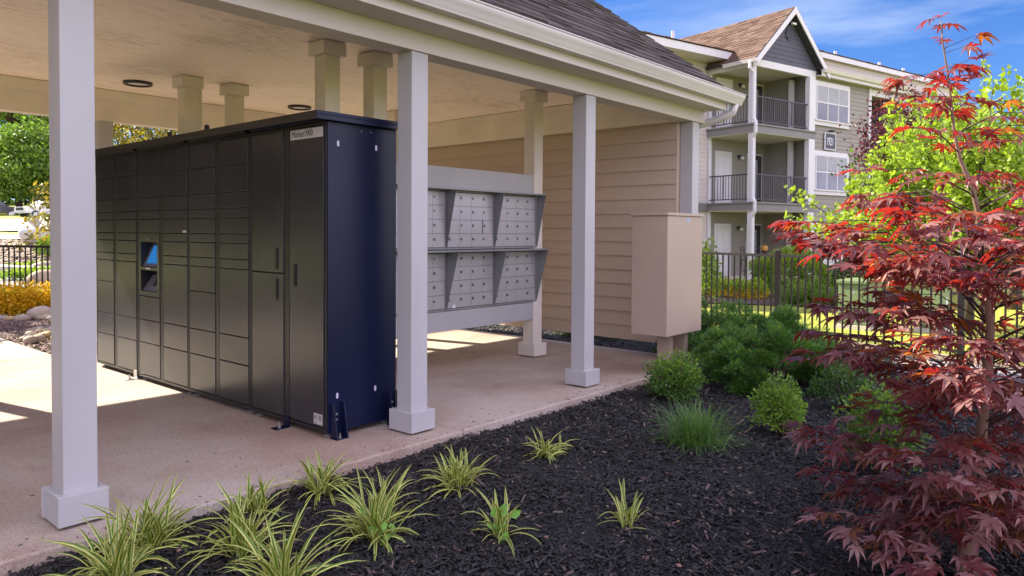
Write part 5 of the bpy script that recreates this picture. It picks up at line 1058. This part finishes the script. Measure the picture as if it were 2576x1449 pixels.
# gravel by the right fence
mb = MB(); mb.quad(*[(x, y, -0.055) for x, y in gravel_poly]); tag(mb.build('gravel_bed', mat('gravel_base', (0.20, 0.185, 0.18), 0.9, 0.2, 20, 0.5, 60)), kind='structure')
n = 5200; xx = rng.uniform(6.9, 9.3, n); yy = rng.uniform(0.1, 2.9, n); k = inpoly(xx, yy, gravel_poly); xx, yy = xx[k], yy[k]; n = len(xx)
ico = [(-1, 0, 0), (1, 0, 0), (0, -1, 0), (0, 1, 0), (0, 0, -1), (0, 0, 1), (.62, .62, .4), (-.62, .62, .4), (.62, -.62, .4), (-.62, -.62, .4)]
icf = [(1, 3, 6), (3, 0, 7), (0, 2, 9), (2, 1, 8), (1, 6, 5), (3, 7, 5), (0, 9, 5), (2, 8, 5), (6, 3, 5), (7, 0, 5), (9, 2, 5), (8, 1, 5)]
V, Fc = scatter(ico, icf, np.stack([xx, yy, np.full(n, -0.045)+rng.random(n)*.01], axis=1), frames(unit(n)*.3+np.array([0, 0, 1]), rng.uniform(0, 6.28, n)), np.stack([rng.uniform(.012, .03, n), rng.uniform(.010, .022, n), rng.uniform(.008, .015, n)], axis=1))
tag(np_mesh('gravel', V, Fc, M['pebble'], None, smooth=True), 'pale pebbles between the mulch and the iron fence', 'gravel', kind='stuff')
# timber edging at the fence foot
q0 = A+dd*0.45; q1 = A+dd*2.2; nrm = Vector((-dd.y, dd.x, 0)).normalized()*-0.14
mb = MB(); mb.hexa([tuple(q0+nrm+Vector((0, 0, z)))for z in (-.1, .0)]+[tuple(q0+nrm*0.5+Vector((0, 0, z)))for z in (-.1, .0)]+[tuple(q1+nrm+Vector((0, 0, z)))for z in (-.1, .0)]+[tuple(q1+nrm*0.5+Vector((0, 0, z)))for z in (-.1, .0)])
tag(mb.build('edging_curb', mat('weathered_concrete', (0.27, 0.21, 0.155), 0.85, 0.2, 6, 0.3, 40), None), 'tan concrete edging strip along the foot of the right fence', 'edging')
# green transformer cabinets
def trafo(c, w_, d_, h_, label, rz=0.0):
    T = tag(empty('transformer_box', c, rz), label, 'transformer box', 'green transformer boxes beyond the fence')
    MB().box(0, w_, 0, d_, 0.06, h_).build('body', M['trafo'], T, bevel=0.01, local=True); MB().box(-.03, w_+.03, -.03, d_+.03, h_, h_+.05).build('lid', M['trafo'], T, bevel=0.008, local=True)
    MB().box(-.05, w_+.05, -.05, d_+.05, -0.08, 0.055).build('pad', M['concrete_l'], T, local=True)
    MB().box(-.008, -.001, .05, d_-.05, h_*0.45, h_*0.47).build('seam', M['ink'], T, local=True)
    MB().tube([(-.03, d_*.55, h_*.72), (-.05, d_*.5, h_*.80), (-.02, d_*.42, h_*.82)], .012, 6).build('handle', M['steel'], T, local=True)
    MB().box(w_*.42, w_*.62, -.004, -.001, h_*.55, h_*.72).build('warning_label', M['whiteink'], T, local=True)
p = gx(2180, 832, -0.10); trafo((p.x, p.y, -0.09), 0.80, 0.40, 0.66, 'light green transformer box with its pale side to the sun')
p = gx(2345, 842, -0.10); trafo((p.x+0.15, p.y-0.1, -0.09), 0.45, 0.3, 0.68, 'darker green transformer box right behind the maple')

# ================================================================ far left: driveway, rocks, planter, trucks
strip('driveway', (px(-320, 700, 13.6), px(520, 700, 13.6)), (px(-320, 700, 22.9), px(520, 700, 17.2)), M['asphalt_pale'], 0.03, 8, 12)
def curb():
    mb = MB(); a = px(-320, 700, 23.4); b_ = px(520, 700, 17.6); d = (b_-a); d.z = 0; Ls = d.length; d.normalize(); n = Vector((-d.y, d.x, 0)); 
    if n.dot(fw) < 0: n = -n
    k = 40
    for i in range(k):
        p = a+d*(Ls*i/k); q = a+d*(Ls*(i+1)/k); zp, zq = H(p.x, p.y), H(q.x, q.y)
        mb.quad((p.x, p.y, zp), (q.x, q.y, zq), (q.x+n.x*.05, q.y+n.y*.05, zq+.30), (p.x+n.x*.05, p.y+n.y*.05, zp+.30)); mb.quad((p.x+n.x*.05, p.y+n.y*.05, zp+.30), (q.x+n.x*.05, q.y+n.y*.05, zq+.30), (q.x+n.x*.5, q.y+n.y*.5, zq+.32), (p.x+n.x*.5, p.y+n.y*.5, zp+.32))
    tag(mb.build('kerb', M['concrete_l']), kind='structure')
curb()
strip('sidewalk', (px(-320, 700, 25.6), px(520, 700, 25.6)), (px(-320, 700, 26.9), px(520, 700, 26.9)), M['concrete_l'], 0.04, 3, 10)
strip('road', (px(-500, 700, 28.6), px(700, 700, 28.6)), (px(-500, 700, 84), px(700, 700, 84)), mat('pale_road', (0.40, 0.36, 0.34), 0.85, 0.08, 1, 0.2, 30, stretch=(0.3, 1, 1)), 0.04, 26, 14)
n = 5200; q = rng.uniform(-300, 330, n); dpt = np.interp(q, [-320, 520], [23.6, 17.9])+rng.uniform(0, 1, n)*np.interp(q, [-320, 520], [2.0, 6.5])
pp = np.array([px(a, 700, b_) for a, b_ in zip(q, dpt)]); zz = np.array([H(a, b_) for a, b_ in pp[:, :2]])+0.05
V, Fc = scatter(ico, icf, np.stack([pp[:, 0], pp[:, 1], zz], axis=1), frames(unit(n)*.3+np.array([0, 0, 1]), rng.uniform(0, 6.28, n)), np.stack([rng.uniform(.05, .15, n), rng.uniform(.04, .11, n), rng.uniform(.03, .07, n)], axis=1))
tag(np_mesh('rubble', V, Fc, M['boulder'], None, smooth=True), 'tan loose rock covering the slope above the kerb', 'rocks', kind='stuff')
for (x, y, d, s, l) in ((125, 655, 21.2, 0.55, 'big pale boulder on the rock slope beside the first post'), (112, 700, 18.6, 0.42, 'pale boulder low on the rock slope near the kerb')):
    p = px(x, y, d); o = bpy.data.objects.new('boulder', SM[2 if s > 0.5 else 0]); scene.collection.objects.link(o); o.location = (p.x, p.y, H(p.x, p.y)+s*.25); o.scale = (s, s, s*1.1); tag(o, l, 'boulder')
for (x, d, l) in ((90, 22.3, 'upper patch of creeping juniper on the rock slope'), (105, 20.0, 'lower patch of creeping juniper spilling over the kerb')):
    p = px(x, 680, d); h = H(p.x, p.y); shrub('juniper_patch', (p.x, p.y, h+0.14), (0.95, 0.8, 0.16), 2600, 0.10, M['green'], M['lime'], 0.4, l, group=None, shell=0.2)
p = px(93, 606, 24.9); bz = H(p.x, p.y)
PL = tag(empty('planter_bowl', (p.x, p.y, bz)), 'large round white planter bowl with a grey spiky plant', 'planter')
MB().lathe([(0, 0.02), (0.30, 0.02), (0.42, 0.10), (0.50, 0.24), (0.53, 0.40), (0.52, 0.52), (0.49, 0.52), (0.48, 0.46), (0, 0.45)], (p.x, p.y, bz), 28).build('bowl', M['white_trim'], PL, smooth=True)
mb = MB()
for k in range(26):
    a = rng.uniform(0, 6.28); e = rng.uniform(0.75, 1.45); L_ = rng.uniform(0.5, 0.85); s = Vector((-math.sin(a), math.cos(a), 0))*0.04; b0 = Vector((p.x, p.y, bz+0.46)); m1 = b0+Vector((math.cos(a)*math.cos(e), math.sin(a)*math.cos(e), math.sin(e)))*L_*0.5; m2 = b0+Vector((math.cos(a)*math.cos(e), math.sin(a)*math.cos(e), math.sin(e)-0.06))*L_
    mb.quad(b0-s*.6, b0+s*.6, m1+s, m1-s); mb.quad(m1-s, m1+s, m2+s*.1, m2-s*.1)
mb.build('spiky_leaves', mat('agave_grey', (0.36, 0.33, 0.31), 0.5, 0.1, 4, 0, island=0.2), PL)
p = px(128, 612, 23.6); shrub('round_shrub', (p.x, p.y, H(p.x, p.y)+0.35), (0.38, 0.38, 0.42), 2000, 0.07, M['green'], M['lime'], 0.3, 'round green shrub leaning against the white planter bowl')
def truck(c, rz, m, label, nose=1):
    T = tag(empty('pickup_truck', c, rz), label, 'pickup truck')
    mb = MB(); prof = [(-2.8, 0.55), (2.75, 0.55), (2.8, 0.9), (2.72, 1.18), (1.45, 1.28), (0.75, 1.30), (-0.75, 1.30), (-2.78, 1.28)]
    mb.extrude(prof, (0, -0.98, 0), (1, 0, 0), (0, 0, 1), (0, 1.96, 0)); mb.build('body', m, T, bevel=0.05, local=True)
    MB().hexa([(-0.85, -0.9, 1.305), (-0.62, -0.72, 1.90), (-0.85, 0.9, 1.305), (-0.62, 0.72, 1.90), (1.45, -0.9, 1.305), (0.72, -0.72, 1.90), (1.45, 0.9, 1.305), (0.72, 0.72, 1.90)]).build('cab', m, T, bevel=0.05, local=True)
    for s in (-1, 1):
        mb = MB(); f = lambda u, t: (u, s*(0.915-0.185*t), 1.30+0.60*t)
        mb.quad(f(-0.70, .12), f(0.18, .12), f(0.12, .85), f(-0.55, .85)); mb.quad(f(0.26, .12), f(1.15, .12), f(0.66, .85), f(0.22, .85)); mb.build('side_window', M['glassdark'], T, local=True)
    MB().quad((1.36, -.8, 1.40), (1.36, .8, 1.40), (0.84, .68, 1.84), (0.84, -.68, 1.84)).build('windscreen', M['glassdark'], T, local=True)
    for u in (-1.75, 1.80):
        for s in (-1, 1):
            w_ = MB().tube([(u, s*0.80, 0.42), (u, s*1.02, 0.42)], 0.42, 22).build('wheel', M['ink'], T, local=True)
            MB().tube([(u, s*1.021, 0.42), (u, s*1.035, 0.42)], 0.25, 14).build('rim', M['steel'], w_, local=True)
    MB().box(2.805, 2.83, -.62, .62, .82, 1.14).build('grille', M['ink'], T, local=True); MB().box(2.78, 2.95, -.98, .98, .52, .74).build('bumper', M['steel'], T, bevel=0.02, local=True)
    for s in (-1, 1): MB().box(2.79, 2.825, s*.80-.14, s*.80+.14, .86, 1.12).build('headlight', M['white_trim'], T, local=True)
    MB().box(-2.95, -2.81, -.95, .95, .52, .70).build('rear_bumper', M['steel'], T, bevel=0.02, local=True)
    return T
g1 = px(-18, 552, 81); truck((g1.x, g1.y, H(g1.x, g1.y)+0.04), math.radians(-20), mat('black_car_paint', (0.03, 0.03, 0.04), 0.2, 0.05, 2, 0, coat=0.6), 'dark pickup truck parked across the road, cut by the left edge')
g1 = px(118, 553, 79); truck((g1.x, g1.y, H(g1.x, g1.y)+0.04), math.radians(195), mat('white_car_paint', (0.66, 0.66, 0.66), 0.25, 0.03, 2, 0, coat=0.6), 'white pickup truck parked facing left behind the planter')

for k, (x, y) in enumerate(((-12, 9), (-9.5, 16), (-5.2, 19.5), (-0.8, 21.5))):  # out-of-view dark trees, added to darken what the locker doors reflect
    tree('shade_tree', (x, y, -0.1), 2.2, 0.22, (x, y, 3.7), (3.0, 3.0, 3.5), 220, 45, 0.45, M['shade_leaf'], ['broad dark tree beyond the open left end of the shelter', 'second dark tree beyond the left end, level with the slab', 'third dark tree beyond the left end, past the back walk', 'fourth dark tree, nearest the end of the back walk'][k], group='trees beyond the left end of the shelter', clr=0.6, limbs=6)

# litter: dry leaves and bits on the mulch and spilled on the slab edge
n = 260; b = bed_points(n, t1, 6.5); z_ = np.full(n, -0.030)
foliage('leaf_litter', mat('dry_leaf', (0.20, 0.12, 0.075), 0.8, 0.3, 20, 0, island=0.5), None, np.stack([b[:, 0], b[:, 1], z_], axis=1), rng.normal(size=(n, 3))*.3+np.array([0, 0, 1.0]), rng.uniform(0.012, 0.032, n))
tag(bpy.context.scene.objects['leaf_litter'], 'dry brown leaves scattered over the black mulch', 'litter', kind='stuff')
n = 200; xx = rng.uniform(0.3, 6.9, n); yy = 3.37+rng.exponential(0.10, n)*np.where(rng.random(n) < 0.2, 6, 1)
chips('slab_litter', np.stack([xx, yy, np.full(n, 0.001)], axis=1), rng.uniform(0, 6.28, n), rng.uniform(0.005, 0.026, n), rng.uniform(0.002, 0.006, n), rng.uniform(0.001, 0.003, n), [M['mulch'], M['mulch_b']], (rng.random(n) < 0.3).astype(int), tilt=0.06, label='small mulch crumbs spilled along the slab edge')
